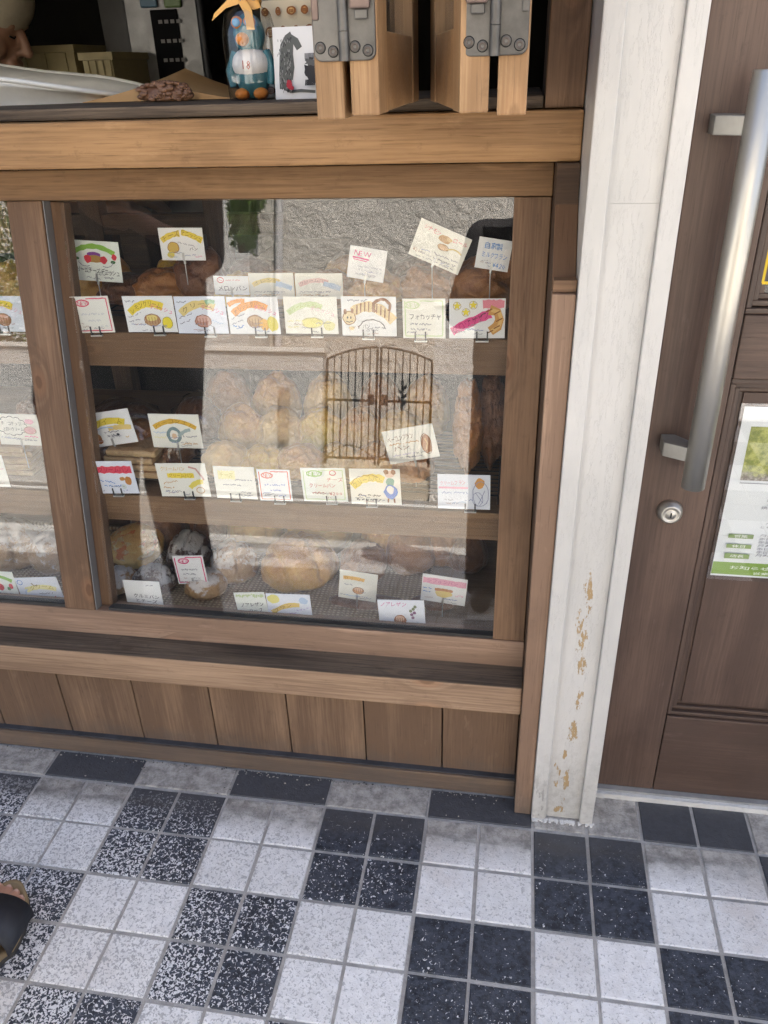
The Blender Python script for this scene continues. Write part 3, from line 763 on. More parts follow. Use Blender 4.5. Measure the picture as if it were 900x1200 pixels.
def c_cheese(d):
    d.band(.05, .48, .72, .05, .18, (.76, .58, .06), .22); d.band(.52, .97, .74, .03, .18, (.76, .58, .06), -.26); d.text('チーズ', .06, .48, .72, .05, .20, (.30, .20, .02), .22); d.text('デニッシュ', .52, .97, .74, .03, .18, (.30, .20, .02), -.26)
    d.blob(.30, .40, .13, .17, (.62, .42, .08)); d.ring(.30, .40, .13, .17, BRN, .02); d.blob(.22, .18, .08, .10, (.70, .58, .12)); d.scr(.42, .80, .56, GREY, .02, .018, -.12); d.text('パン', .66, .86, .36, 0, .12, BLACK); d.scr(.78, .95, .12, LPINK)
def c_redcircle(d): d.ring(.20, .78, .09, .14, RED, .04); d.scr(.15, .27, .78, RED, .04); d.text('メロンパン', .10, .96, .34, 0, .32, BLACK); d.scr(.35, .8, .78, RED)
def c_faded(t, c):
    def fn(d): d.band(.08, .70, .60, .12, .18, c, .12); d.text(t, .08, .70, .60, .12, .16, tuple(x * .45 for x in c), .12); d.band(.6, .95, .5, .02, .2, LBLU, -.2); d.scr(.1, .8, .28, GREY); d.scr(.1, .7, .16, TAN)
    return fn
def c_new(d): d.text('NEW', .12, .50, .80, 0, .22, PINK, -.03); d.strip([(.10, .66), (.30, .65), (.54, .63)], .05, PINK); d.strip([(.12, .60), (.5, .57)], .03, PINK); d.scr(.24, .94, .40, (.45, .45, .5), .03, .02); d.scr(.28, .92, .28, (.45, .45, .5), .03, .02); d.scr(.30, .8, .16, (.5, .5, .55))
def c_mix(d):
    d.text('シナモン', .10, .44, .84, 0, .15, (.70, .12, .14), -.05); d.text('ロール', .68, .96, .80, 0, .15, (.70, .12, .14)); d.blob(.54, .74, .12, .10, (.50, .26, .06)); d.blob(.56, .52, .11, .08, (.52, .28, .07)); d.blob(.62, .76, .06, .05, (.62, .40, .14)); d.ring(.56, .52, .11, .08, BRN, .014)
    d.text('¥200', .05, .24, .20, 0, .14, BRN); d.band(.66, .92, .52, .06, .04, (.62, .46, .12)); d.scr(.44, .92, .30, GREY, .03); d.scr(.48, .90, .18, GREY, .03); d.scr(.50, .9, .08, GREY, .02)
def c_bluetext(d): d.text('自家製', .18, .74, .76, 0, .23, (.02, .22, .62)); d.text('ミルクフラン', .14, .92, .46, 0, .20, (.02, .22, .62), -.02); d.text('¥420', .52, .92, .16, 0, .20, (.02, .22, .62), -.03)
def c_cloud(d):
    for k in range(12): a = 2 * math.pi * k / 12; d.ring(.36 + .29 * math.cos(a), .62 + .24 * math.sin(a), .07, .07, BLACK, .02, math.degrees(a) - 80, math.degrees(a) + 80)
    d.text('チョコナッツ', .12, .60, .70, 0, .15, BLACK); d.text('と白いクリーム', .14, .62, .52, 0, .15, BLACK); d.blob(.78, .50, .14, .12, (.62, .30, .32)); d.blob(.80, .78, .10, .08, LPINK); d.ring(.78, .50, .14, .12, BRN, .016); d.scr(.62, .95, .3, PINK, .02); d.scr(.6, .9, .18, GREY, .02)
def c_twist(d):
    d.band(.22, .86, .62, .10, .20, YEL, .0); d.text('ツイスト', .26, .82, .62, .10, .20, (.42, .30, .0)); d.band(.50, .96, .48, .02, .14, (.74, .56, .2), -.04); d.blob(.12, .72, .08, .14, (.20, .36, .14)); d.blob(.20, .26, .11, .17, (.40, .17, .05)); d.blob(.16, .38, .06, .08, (.56, .30, .12)); d.blob(.26, .16, .06, .08, (.34, .12, .04))
    d.band(.26, .60, .50, .05, .04, LBLU); d.scr(.40, .76, .40, GREY, .025); d.scr(.44, .66, .30, GREY, .025); d.blob(.66, .30, .03, .04, BLACK); d.scr(.80, .93, .20, (.7, .5, .2))
def c_wreath(d):
    d.band(.08, .92, .60, .20, .14, GOLD); d.text('焼きカレーパン' if False else 'ベーコンエピ', .10, .90, .60, .20, .14, (.30, .16, .0)); d.ring(.46, .38, .12, .20, (.20, .28, .28), .10); d.blob(.46, .36, .05, .08, (.70, .48, .3))
    d.band(.55, .80, .45, .05, .10, (.34, .42, .40), .2); d.scr(.06, .32, .46, LBLU); d.scr(.06, .30, .32, LYEL); d.scr(.64, .92, .36, GREY); d.scr(.60, .92, .14, TAN)
def c_brown(d): d.text('ベーコンフランス', .06, .66, .74, 0, .20, (.24, .12, .06), .06); d.text('パン', .14, .48, .44, 0, .18, (.24, .12, .06)); d.blob(.80, .44, .10, .30, (.42, .20, .10)); d.ring(.80, .44, .10, .30, BRN, .02); d.strip([(.77, .26), (.82, .46), (.79, .62)], .05, (.62, .40, .2)); d.scr(.08, .68, .58, TAN); d.scr(.10, .60, .24, (.5, .45, .6))
def c_redbar(d): d.band(.16, .96, .74, .0, .22, (.70, .06, .10)); d.text('クリームパン', .24, .92, .74, 0, .17, (.42, .0, .04)); d.ring(.12, .78, .08, .13, PUR, .03); d.blob(.84, .40, .07, .13, (.52, .22, .05)); d.blob(.72, .46, .06, .06, (.56, .26, .06)); d.scr(.14, .55, .46, BLU, .03, .02, -.12); d.scr(.3, .72, .24, BLU, .03, .02, .02); d.blob(.72, .22, .05, .08, (.60, .66, .62))
def c_gold(d): d.text('クリームパン', .08, .58, .84, 0, .14, GOLD); d.band(.20, .74, .64, .0, .15, YEL); d.text('クリームパン', .22, .72, .64, 0, .14, (.40, .28, .0)); d.strip([(.66, .90), (.80, .84), (.90, .60), (.92, .50)], .06, (.60, .34, .30)); d.band(.62, .90, .36, .06, .14, (.74, .62, .1), .18); d.scr(.10, .45, .40, TAN, .03, .018, .1); d.scr(.08, .3, .28, TAN); d.ring(.82, .20, .08, .09, TAN, .02)
def c_yelhi(d): d.band(.10, .52, .74, .0, .26, LYEL); d.text('チーズ', .14, .46, .74, 0, .16, (.52, .46, .14)); d.scr(.50, .96, .60, GREY, .02, .022); d.scr(.20, .66, .44, GREY, .025, .022); d.scr(.76, .92, .2, GREY)
def c_newred(c, tc):
    def fn(d): d.frame(c, .03); badge(d, c, .30, .82); d.scr(.20, .84, .52, tc, .03, .025); d.scr(.36, .70, .34, tc, .03, .025); d.scr(.6, .86, .18, tc, .02)
    return fn
def c_greennew(d): d.frame(LGRN, .025); badge(d, GREEN, .30, .84); d.ring(.72, .86, .07, .07, RED, .02); d.text('チーズ', .56, .94, .66, 0, .13, (.55, .14, .10)); d.text('クリームパン', .16, .76, .48, 0, .14, (.55, .10, .08)); d.text('¥200', .60, .90, .24, 0, .14, (.50, .12, .10)); d.scr(.22, .52, .26, (.5, .12, .1))
def c_girl(d):
    d.band(.04, .68, .60, .14, .22, YEL, .18); d.ring(.36, .30, .40, .52, BRN, .015, 60, 150); d.text('クリームパン', .06, .64, .58, .13, .18, (.38, .26, .0), .16)
    d.blob(.80, .86, .09, .10, (.70, .50, .38)); d.blob(.73, .92, .05, .07, BRN); d.blob(.87, .92, .05, .07, BRN); d.blob(.80, .64, .09, .12, (.12, .34, .26)); d.blob(.80, .36, .13, .20, (.02, .16, .58)); d.blob(.80, .42, .07, .12, (.78, .78, .74)); d.strip([(.75, .18), (.74, .06)], .04, BRN); d.strip([(.86, .18), (.87, .06)], .04, BRN)
    d.scr(.14, .60, .26, BLACK, .03, .022); d.scr(.12, .62, .14, BLACK, .03, .022)
def c_pinkbread(d): d.text('クリームフランス', .04, .60, .76, 0, .15, (.68, .20, .28), .04); d.band(.02, .58, .62, .0, .06, LPINK); d.scr(.08, .58, .48, (.3, .35, .55), .03); d.blob(.80, .76, .09, .16, (.62, .30, .08)); d.ring(.82, .44, .15, .36, (.25, .28, .42), .016); d.ring(.76, .30, .10, .20, (.25, .28, .42), .014); d.strip([(.72, .50), (.86, .20)], .016, (.25, .28, .42)); d.strip([(.90, .56), (.78, .16)], .016, (.25, .28, .42)); d.scr(.3, .55, .2, LBLU)
def c_strawb(d): d.band(.10, .92, .72, .12, .12, GREEN, -.08); d.blob(.55, .46, .10, .12, RED); d.blob(.85, .50, .06, .09, RED); d.blob(.78, .42, .05, .06, (.05, .2, .05)); d.scr(.1, .9, .24, BLACK, .03)
def c_gull(d): d.ring(.10, .84, .06, .08, BLU, .02); d.band(.18, .90, .56, .10, .16, LYEL); d.text('クリーム', .28, .86, .60, .08, .16, (.42, .36, .06)); d.strip([(.36, .80), (.42, .70), (.50, .74)], .04, (.25, .2, .12)); d.scr(.46, .80, .44, GREY, .03); d.ring(.24, .34, .10, .26, (.5, .6, .75), .04, 100, 200); d.blob(.82, .30, .02, .03, RED); d.scr(.4, .7, .28, LBLU)
def c_black2(d): d.scr(.62, .82, .86, GREY, .02); d.text('クルミパン', .22, .92, .50, 0, .14, BLACK, -.03); d.text('とチーズ', .24, .86, .34, 0, .13, BLACK, -.03); d.scr(.62, .94, .16, (.6, .6, .6))
def c_pinkframe(d): d.frame((.72, .05, .20), .035); badge(d, (.72, .05, .20), .34, .82); d.scr(.20, .74, .52, GREY, .03, .022); d.scr(.24, .66, .36, GREY, .03, .022)
def c_greentop(d): d.scr(.06, .96, .88, LGRN, .07, .05); d.text('ノアレザン', .14, .92, .56, 0, .18, BLACK, .04); d.text('ハーフ', .36, .84, .34, 0, .16, BLACK, .03); d.scr(.1, .9, .16, GREY, .04)
def c_yelarc(d): d.blob(.16, .80, .14, .16, (.74, .68, .16)); d.band(.10, .74, .46, .10, .16, (.74, .52, .10), .30); d.text('フランス', .12, .72, .46, .10, .16, (.36, .2, .02), .30); d.blob(.84, .78, .10, .12, LBLU); d.scr(.3, .7, .24, (.5, .3, .6), .03, .02, .1); d.scr(.66, .95, .42, (.4, .3, .6), .03, .02, .1)
def c_orange(d): d.band(.10, .66, .74, .02, .12, (.76, .46, .12), -.02); d.text('クリーム', .12, .62, .74, 0, .14, (.5, .24, .02)); d.pastry(.52, .34, .15, .12, (.66, .34, .12), (.72, .48, .3)); d.scr(.14, .4, .52, GREY); d.scr(.2, .6, .14, LBLU)
def c_grapes(d):
    d.text('ぶどうパン' if False else 'ノアレザン', .04, .62, .86, 0, .16, (.60, .05, .28)); d.pastry(.46, .34, .13, .17, (.50, .22, .12), (.68, .42, .28))
    for u, v in ((.70, .66), (.76, .72), (.72, .54), (.78, .60), (.74, .44), (.80, .80)): d.blob(u, v, .035, .05, (.18, .22, .12) if v > .6 else (.20, .08, .18))
    d.scr(.12, .30, .2, LBLU)
def c_cake(d): d.band(.02, .98, .78, .0, .22, LPINK); d.text('クリームカステラ' if False else 'シフォンパン', .10, .80, .78, 0, .15, (.55, .14, .30)); d.blob(.50, .38, .20, .16, (.78, .60, .18)); d.band(.30, .70, .48, .02, .10, (.56, .24, .08)); d.scr(.04, .24, .5, BLU, .03); d.scr(.04, .22, .36, BLU, .03); d.scr(.76, .94, .36, LPINK, .05)

G1 = 'price cards clipped along the shelf edges'; G2 = 'price cards standing on clips among the bread'
CARDS = [  # TL, TR, BR, BL in photo pixels, depth, style, paper, drawing, label
 ((-28, 346), (26, 348), (31, 388), (-22, 388), .240, 'clip', M_blue, c_arcpastry('クリーム', YEL, 'デニッシュ', LPINK, (.45, .22, .12), (.6, .3, .2)), 'bluish price card with yellow arc on top shelf left of the window mullion'),
 ((83, 348), (128, 347), (133, 389), (90, 390), .240, 'clip', M_cream, c_newred((.70, .10, .16), (.6, .6, .6)), 'cream price card with red frame on the top shelf'),
 ((145, 347), (203, 347), (207, 389), (149, 389), .240, 'clip', M_paper, c_arcpastry('レモンクリーム', YEL, 'デニッシュ', PINK, (.46, .28, .14), (.72, .60, .2), lemon), 'price card with yellow lemon drawing on the top shelf edge'),
 ((204, 348), (264, 347), (267, 391), (209, 390), .2395, 'clip', M_blue, c_arcpastry('クリーム', (.74, .58, .22), 'デニッシュ', PINK, (.52, .26, .20), (.68, .42, .34), redbit), 'bluish price card with gold arc and pink pastry drawing between lemon and orange cards'),
 ((265, 348), (325, 348), (329, 391), (270, 391), .240, 'clip', M_paper, c_arcpastry('オレンジクリーム', ORA, 'デニッシュ', PINK, (.44, .26, .12), (.6, .4, .2), mango), 'price card with orange lettering and orange slice drawing'),
 ((333, 347), (395, 348), (396, 391), (334, 391), .240, 'clip', M_cream, c_pale, 'cream price card with faded green and yellow drawing beside the tiger card'),
 ((400, 347), (464, 348), (465, 394), (401, 393), .240, 'clip', M_paper, c_tiger, 'price card with striped tiger bread drawing'),
 ((472, 350), (522, 350), (522, 396), (472, 396), .240, 'clip', M_cream, c_green('フォカッチャ', ''), 'cream price card with green frame between tiger and croissant cards'),
 ((526, 350), (592, 350), (592, 396), (527, 396), .240, 'clip', M_paper, c_croissant, 'croissant price card with yellow stars and pink band'),
 ((79, 281), (140, 284), (143, 331), (83, 327), .300, 'pick', M_mint, c_creamcheese, 'price card with green arch and strawberries on a tall pick'),
 ((184, 267), (237, 267), (241, 305), (191, 305), .330, 'pick', M_paper, c_cheese, 'price card with two yellow bands on a tall pick at the top shelf'),
 ((250, 323), (291, 324), (292, 345), (252, 345), .297, 'pick', M_paper, c_redcircle, 'price card with small red ring, low behind the top shelf cards'),
 ((292, 320), (344, 320), (345, 350), (293, 350), .299, 'pick', M_cream, c_faded('オレンジ', (.76, .60, .2)), 'faded price card with gold arc behind the front row of cards'),
 ((346, 320), (401, 321), (402, 350), (347, 350), .296, 'pick', M_cream, c_faded('クリームパン', (.72, .45, .42)), 'faded price card with pink lettering behind the front row of cards'),
 ((411, 288), (454, 294), (449, 332), (406, 323), .300, 'pick', M_paper, c_new, 'tilted white price card with pink underlined lettering on a pick'),
 ((494, 256), (554, 280), (536, 323), (478, 297), .300, 'pick', M_cream, c_mix, 'strongly tilted cream price card with brown rolls drawing on a pick'),
 ((562, 278), (601, 282), (595, 320), (556, 312), .290, 'pick', M_paper, c_bluetext, 'tilted white price card with blue lettering on a pick beside the window stile'),
 ((-6, 485), (44, 486), (49, 523), (1, 519), .235, 'pick', M_cream, c_cloud, 'price card with cloud shaped speech bubble left of the window mullion'),
 ((96, 487), (152, 479), (159, 517), (102, 525), .240, 'pick', M_paper, c_twist, 'tilted price card with yellow arc and brown bread drawing on the middle shelf'),
 ((176, 485), (234, 486), (236, 526), (178, 523), .240, 'pick', M_cream, c_wreath, 'price card with gold arch over a wreath drawing on a pick'),
 ((450, 505), (508, 496), (514, 535), (455, 545), .240, 'pick', M_cream, c_brown, 'tilted cream price card with brown lettering on the middle shelf'),
 ((-40, 533), (4, 534), (10, 570), (-36, 569), .188, 'clip', M_cream, c_arcpastry('クリーム', YEL, 'パン', LPINK, (.45, .22, .12), (.6, .4, .3)), 'cream price card with yellow corner on the middle shelf left of the mullion'),
 ((101, 541), (156, 540), (161, 578), (107, 578), .188, 'clip', M_blue, c_redbar, 'price card with broad red title bar on the middle shelf'),
 ((184, 543), (242, 543), (245, 582), (188, 581), .188, 'clip', M_cream, c_gold, 'cream price card with gold and yellow lettering on the middle shelf'),
 ((251, 546), (299, 548), (300, 585), (253, 583), .188, 'clip', M_cream, c_yelhi, 'small cream price card with yellow highlighted title on the middle shelf'),
 ((302, 550), (340, 551), (342, 587), (304, 586), .188, 'clip', M_paper, c_newred((.72, .16, .10), (.3, .35, .6)), 'small square price card with orange red frame on the middle shelf'),
 ((353, 548), (405, 549), (407, 587), (355, 587), .188, 'clip', M_mint, c_greennew, 'mint price card with green badge and red lettering on the middle shelf'),
 ((410, 549), (469, 550), (470, 591), (411, 590), .188, 'clip', M_cream, c_girl, 'price card with girl in blue dress drawing'),
 ((513, 556), (575, 557), (574, 597), (513, 595), .188, 'clip', M_blue, c_pinkbread, 'bluish price card with pink lettering and striped bread drawing by the stile'),
 ((-24, 669), (18, 671), (21, 703), (-20, 701), .156, 'stand', M_mint, c_strawb, 'mint price card with green arch on the bottom of the case'),
 ((21, 678), (70, 676), (74, 708), (25, 709), .156, 'stand', M_blue, c_gull, 'bluish price card with yellow arch at the foot of the mullion'),
 ((147, 680), (190, 683), (190, 716), (148, 714), .156, 'stand', M_paper, c_black2, 'plain white price card with two black lines on the bottom of the case'),
 ((202, 652), (237, 652), (245, 682), (209, 684), .215, 'pick', M_paper, c_pinkframe, 'small white price card with pink frame on a pick in front of dark bread'),
 ((277, 695), (313, 694), (313, 725), (278, 725), .156, 'stand', M_mint, c_greentop, 'small mint price card with black lettering on the bottom of the case'),
 ((313.5, 696), (365, 697), (365, 729), (314, 726), .156, 'stand', M_blue, c_yelarc, 'bluish price card with slanting gold band on the bottom of the case'),
 ((395, 667), (437, 674), (446, 706), (400, 699), .215, 'pick', M_cream, c_orange, 'slanted cream price card with orange title on a pick above the case floor'),
 ((444, 703), (498, 704), (498, 739), (444, 737), .156, 'stand', M_blue, c_grapes, 'bluish price card with grapes and pastry drawing'),
 ((494, 672), (547, 679), (546, 710), (494, 703), .215, 'pick', M_paper, c_cake, 'price card with pink band and yellow cake drawing on a pick'),
]
M_clipm = flat((.55, .55, .53), .35, .8, name='clip metal'); M_prong = flat((.06, .06, .06), .5, .5, name='dark clip prong')
for ci, (TL, TR, BR, BL, Y, style, paper, fn, label) in enumerate(CARDS):
    p = [at(*c, Y) for c in (TL, TR, BR, BL)]
    ce = (p[0] + p[1] + p[2] + p[3]) / 4; u = ((p[1] - p[0]) + (p[2] - p[3])) / 2; v = ((p[0] - p[3]) + (p[1] - p[2])) / 2
    w, h = u.length, v.length; ang = math.atan2(u.z, u.x)
    rr = random.Random(ci)
    root = thing('price_card', label, 'price card', ce, 0, G2 if style == 'pick' else G1)
    root.rotation_euler = (R(rr.uniform(-2.0, .5)) if style != 'pick' else R(rr.uniform(-6, 3)), -ang, R(rr.uniform(-2.5, 2.5)) if style == 'pick' else R(rr.uniform(-.6, .6)))
    # the paper: a slightly curled sheet
    mb = MB(); nx = 6; vs = []; fs = []; curl = rr.uniform(-.0012, .0015)
    hw = w / 2; hh = h / 2; t_ = .0005
    for k in range(nx + 1):
        x = -hw + w * k / nx
        vs += [(x, -t_, -hh), (x, -t_, hh), (x, t_, -hh), (x, t_, hh)]
    for k in range(nx):
        a = 4 * k; b = a + 4
        fs += [(a, b, b + 1, a + 1), (a + 2, a + 3, b + 3, b + 2), (a + 1, b + 1, b + 3, a + 3), (a, a + 2, b + 2, b)]
    fs += [(0, 1, 3, 2), (4 * nx, 4 * nx + 2, 4 * nx + 3, 4 * nx + 1)]
    mb.add(vs, fs, paper); sh = mb.build('card_sheet', root, world=False)
    d = Draw(w, h, -t_ - .0002, ci); fn(d)
    for k in range(4):
        u0 = rr.uniform(.05, .62); d.scr(u0, u0 + rr.uniform(.14, .33), rr.uniform(.06, .30), rr.choice([GREY, GREY, (.2, .25, .45), (.45, .3, .25)]), .022, .015, rr.uniform(-.04, .04))
    if d.mb.v: d.mb.build('drawing', sh, world=False, fixn=False)
    if d.tx.v: d.tx.build('lettering', sh, world=False, fixn=False)
    mb = MB()
    if style == 'clip':
        cx = rr.uniform(-.1, .14) * w
        for s_ in (-1, 1): mb.box((cx + s_ * .0085 - .0011, -.0022, -hh - .004), (cx + s_ * .0085 + .0011, .0026, -hh + .011), M_prong)
        mb.box((cx - .0105, -.0026, -hh - .0065), (cx + .0105, .0026, -hh - .0042), M_clipm)
        mb.box((cx - .0105, -.0012, -hh - .0035), (cx + .0105, .0016, -hh + .0045), M_acryl)
        mb.build('clip', root, world=False)
    elif style == 'stand':
        for s_ in (-1, 1): mb.box((s_ * .0085 - .0010, -.0022, -hh - .002), (s_ * .0085 + .0010, .0022, -hh + .009), M_prong)
        mb.box((-.012, .0006, -hh - .004), (.012, .006, -hh + .002), M_prong)
        mb.build('clip', root, world=False)
    else:
        L_ = .055 if Y > .28 else .05
        if ci == 17: L_ = .045
        mb.tube([(0, .0020, -hh + .014), (0, .0020, -hh - .006)], .0022, M_clipm, 8)
        mb.tube([(0, .0018, -hh - .005), (-math.sin(ang) * L_, .0018, -hh - .005 - math.cos(ang) * L_)], .0009, M_clipm, 6)
        mb.box((-.002, -.0014, -hh - .001), (.002, -.0006, -hh + .013), M_clipm)
        mb.build('pick', root, world=False)
        if Y < .25:
            mb = MB(); c_ = Vector((-math.sin(ang) * L_, .0018, -hh - .005 - math.cos(ang) * L_)); mb.box(c_ - Vector((.009, .007, .008)), c_ + Vector((.009, .007, 0)), M_acryl); mb.build('pick_base', root, world=False)
# an empty clear stand between two cards on the middle shelf
es = thing('card_stand', 'empty clear acrylic card stand on the middle shelf', 'card stand', at(491, 597, .188), 0)
mb = MB(); mb.box((-.0095, -.003, 0), (.0095, .010, .022), M_acryl); mb.build('block', es, world=False, bevel=.001)
mb = MB(); mb.box((-.0075, -.0045, .012), (.0075, -.0032, .025), M_acryl); mb.build('flap', es, world=False)

# ================================================================== BREAD
def ico(sub=3):
    bm = bmesh.new(); bmesh.ops.create_icosphere(bm, subdivisions=sub, radius=1.0)
    vs = [v.co.copy() for v in bm.verts]; fs = [tuple(v.index for v in f.verts) for f in bm.faces]; bm.free(); return vs, fs
ICO = ico(5); ICO3 = ico(3); ICO2 = ico(2)
CRACK = []; CR_LAST = []
def crackattr(o):
    a = o.data.attributes.new('crack', 'FLOAT', 'POINT')
    if len(CR_LAST) == len(o.data.vertices): a.data.foreach_set('value', CR_LAST)
    return o
def blobmesh(rx, ry, rz, seed, bump=.08, freq=2.2, flatb=.55, slash=0, twist=0, lam=0, ico_=None, crack=.55):
    """bread body resting on z = 0"""
    vs, fs = ico_ or ICO; out = []; CRACK.clear(); sv = Vector((seed * 1.7, seed * .9, -seed))
    for v in vs:
        n = mnoise.noise(v * freq + Vector((seed * 7.1, 0, 0))) * bump + mnoise.noise(v * freq * 3 + Vector((0, seed * 3.3, 0))) * bump * .35
        c1 = mnoise.noise(v * 2.1 + sv); c2 = mnoise.noise(v * 4.6 - sv)
        cr = max(max(0, 1 - abs(c1) / .11) * max(0, min(1, .6 + mnoise.noise(v * 1.3 + sv) * 2)), .0) * crack * max(0, min(1, v.z * 2 + .5))
        CRACK.append(cr)
        n += mnoise.noise(v * 9 + sv) * .007 + mnoise.noise(v * 17 + sv) * .003
        q = v * (1 + n - .055 * cr)
        if slash and v.z > -.2:
            q *= 1 - .13 * max(0, math.sin(v.x * slash * math.pi + v.y * 1.8)) ** 6 * (1 if v.z > 0 else .3)
        if lam: q *= 1 + .05 * math.sin(v.z * lam + v.x * 2.2 + mnoise.noise(v * 2) * 3) + .03 * math.sin(math.atan2(v.y, v.x) * 5 + seed)
        if twist: q *= 1 + .10 * math.sin(v.x * twist + math.atan2(v.y, v.z) * 2)
        z = q.z if q.z > 0 else q.z * flatb
        out.append(Vector((q.x * rx, q.y * ry, z * rz)))
    CR_LAST[:] = CRACK
    mz = min(o.z for o in out)
    cut = mz * .82
    return [Vector((o.x, o.y, max(o.z, cut) - cut)) for o in out], fs
def bread(name, label, loc, rz, body, m, group=None, tilt=(0, 0), cat='bread'):
    t_ = thing(name, label, cat, loc, rz, group)
    t_.rotation_euler = (tilt[0], tilt[1], rz)
    return t_
def simple(name, label, loc, rz, dims, m, seed, group=None, tilt=(0, 0), top=None, **kw):
    vs, fs = blobmesh(*dims, seed, **kw)
    if top is None:
        mb = MB(); mb.add(vs, fs, m, True); o = crackattr(mb.build(name, None)); o.location = loc; o.rotation_euler = (tilt[0], tilt[1], rz)
        return props(o, label, 'bread', group)
    t_ = bread(name, label, loc, rz, None, m, group, tilt)
    mb = MB(); mb.add(vs, fs, m, True); crackattr(mb.build('crust', t_, world=False))
    tvs, tfs = blobmesh(dims[0] * top[1], dims[1] * top[1], dims[2] * top[2], seed + 3, bump=.22, freq=3.4, ico_=ICO3)
    mb = MB(); mb.add([v + Vector((0, 0, dims[2] * top[3])) for v in tvs], tfs, top[0], True); mb.build('topping', t_, world=False)
    return t_
Z1, Z2, Z3 = .8668, .5700, .3182
def X1(px, Y): return xat(px, Z1 + .03, Y)
def X2(px, Y): return xat(px, Z2 + .03, Y)
def X3(px, Y): return xat(px, Z3 + .03, Y)
# trays and racks first
def rack(label, x0, x1, y0, y1, z, m, step=.016, feet=True):
    t_ = thing('wire_rack', label, 'rack', ((x0 + x1) / 2, (y0 + y1) / 2, z), 0, 'wire racks on the shelves')
    h = .018
    mb = MB(); mb.tube([(x0, y0, z + h), (x1, y0, z + h), (x1, y1, z + h), (x0, y1, z + h), (x0, y0, z + h)], .0018, m, 6); mb.build('rim', t_)
    me = None; k = 0; y = y0 + step
    while y < y1 - .004:
        mb = MB(); mb.tube([(x0, y, z + h), (x1, y, z + h)], .0012, m, 5); mb.build('wire', t_); y += step
    mb = MB()
    for x in (x0, x1):
        for yy in (y0, y1): mb.tube([(x, yy, z), (x, yy, z + h)], .0018, m, 6)
    mb.build('foot', t_); return t_
rack('black wire rack under the bagged breads on the middle shelf', -.66, -.16, .225, .50, Z2, M_black)
rack('black wire rack under the long breads by the stile', -.13, .105, .225, .50, Z2, M_black)
rack('black wire rack under the pastries on the top shelf', -.62, .10, .29, .52, Z1, M_black, .03)
def tray(label, x0, x1, y0, y1, z, m):
    t_ = thing('bread_tray', label, 'tray', ((x0 + x1) / 2, (y0 + y1) / 2, z)); r_ = .025
    def rim(in_):
        pts = []
        for cx, cy, a0 in ((x1 - r_, y1 - r_, 0), (x0 + r_, y1 - r_, 90), (x0 + r_, y0 + r_, 180), (x1 - r_, y0 + r_, 270)):
            for k in range(5): a = R(a0 + 22.5 * k); pts.append((cx + (r_ - in_) * math.cos(a), cy + (r_ - in_) * math.sin(a)))
        return pts
    mb = MB(); o_ = rim(0); i_ = rim(.006); n = len(o_)
    mb.add([(x, y, z) for x, y in o_] + [(x, y, z + .004) for x, y in o_], [tuple(range(n))[::-1], tuple(range(n, 2 * n))] + [(k, (k + 1) % n, n + (k + 1) % n, n + k) for k in range(n)], m); mb.build('base', t_)
    mb = MB(); mb.tube([(x, y, z + .009) for x, y in o_] + [(o_[0][0], o_[0][1], z + .009)], .0052, m, 8, False); mb.build('rim', t_)
    return t_
def wicker():
    m, nt, b = newmat('woven wicker'); t = NT(nt); v = t.objvec()
    a = t.n('TexWave', wave_type='BANDS', bands_direction='X'); t.l(v, a.inputs['Vector']); a.inputs['Scale'].default_value = 34
    c = t.n('TexWave', wave_type='BANDS', bands_direction='Y'); t.l(v, c.inputs['Vector']); c.inputs['Scale'].default_value = 42
    f = t.math('MULTIPLY', a.outputs['Fac'], c.outputs['Fac'])
    t.l(t.mix(f, (.30, .20, .11), (.66, .52, .33)), b.inputs['Base Color']); b.inputs['Roughness'].default_value = .7; t.bump(f, .8, .003, b); return m
M_wick = wicker()
tray('woven tan tray under the powdered breads at the case bottom', -.63, -.34, .165, .44, Z3, M_wick)
tray('woven tan tray under the big round loaf at the case bottom', -.33, -.03, .175, .46, Z3, M_wick)
tray('woven tan tray left of the mullion at the case bottom', -1.25, -.75, .165, .46, Z3, M_wick)

GP = 'bread and pastries in the display case'
rb = random.Random(11)
zr1 = Z1 + .0195
# ---- top shelf
T_ = [(100, .36, (.052, .045, .045), B_gold, 0, 'round golden bun behind the red framed card'),
      (150, .37, (.060, .05, .036), B_dark, 0, 'low dark pastry behind the lemon card'),
      (196, .37, (.062, .05, .044), B_brown, 0, 'brown folded pastry with pale icing streaks on the top shelf'),
      (240, .38, (.055, .048, .062), B_dark, 5, 'tall dark glazed pastry below the tall yellow band card'),
      (285, .36, (.05, .045, .040), B_yel, 0, 'yellow topped pastry behind the orange lettering card'),
      (330, .37, (.055, .045, .040), B_gold, 0, 'golden pastry behind the faded pink card'),
      (385, .37, (.05, .045, .042), B_brown, 0, 'brown pastry left of the tilted pink lettering card'),
      (440, .37, (.05, .046, .044), B_gold, 0, 'golden bun below the tilted pink lettering card'),
      (505, .38, (.06, .048, .048), B_brown, 0, 'broad brown bun below the tilted rolls card'),
      (568, .37, (.068, .055, .060), B_brown, 0, 'big round brown bun by the stile on the top shelf'),
      (-20, .36, (.07, .05, .055), B_pale, 0, 'pale knobbly loaf on the top shelf left of the mullion'),
      (18, .38, (.05, .05, .06), B_pale, 0, 'small pale loaf beside the mullion on the top shelf')]
for k, (px, Y, dm, m, tw, lab) in enumerate(T_):
    ice = (B_icing, .5, .34, .75) if px in (196,) else ((B_yel, .5, .4, .75) if px in (150, 330) else None)
    simple('pastry' if k % 2 else 'bun', lab, (X1(px, Y), Y, zr1 if px > 60 else Z1 + .0005), rb.uniform(-.5, .5), dm, m, k, GP, top=ice, twist=tw, bump=.12, lam=11 if k % 3 else 8)
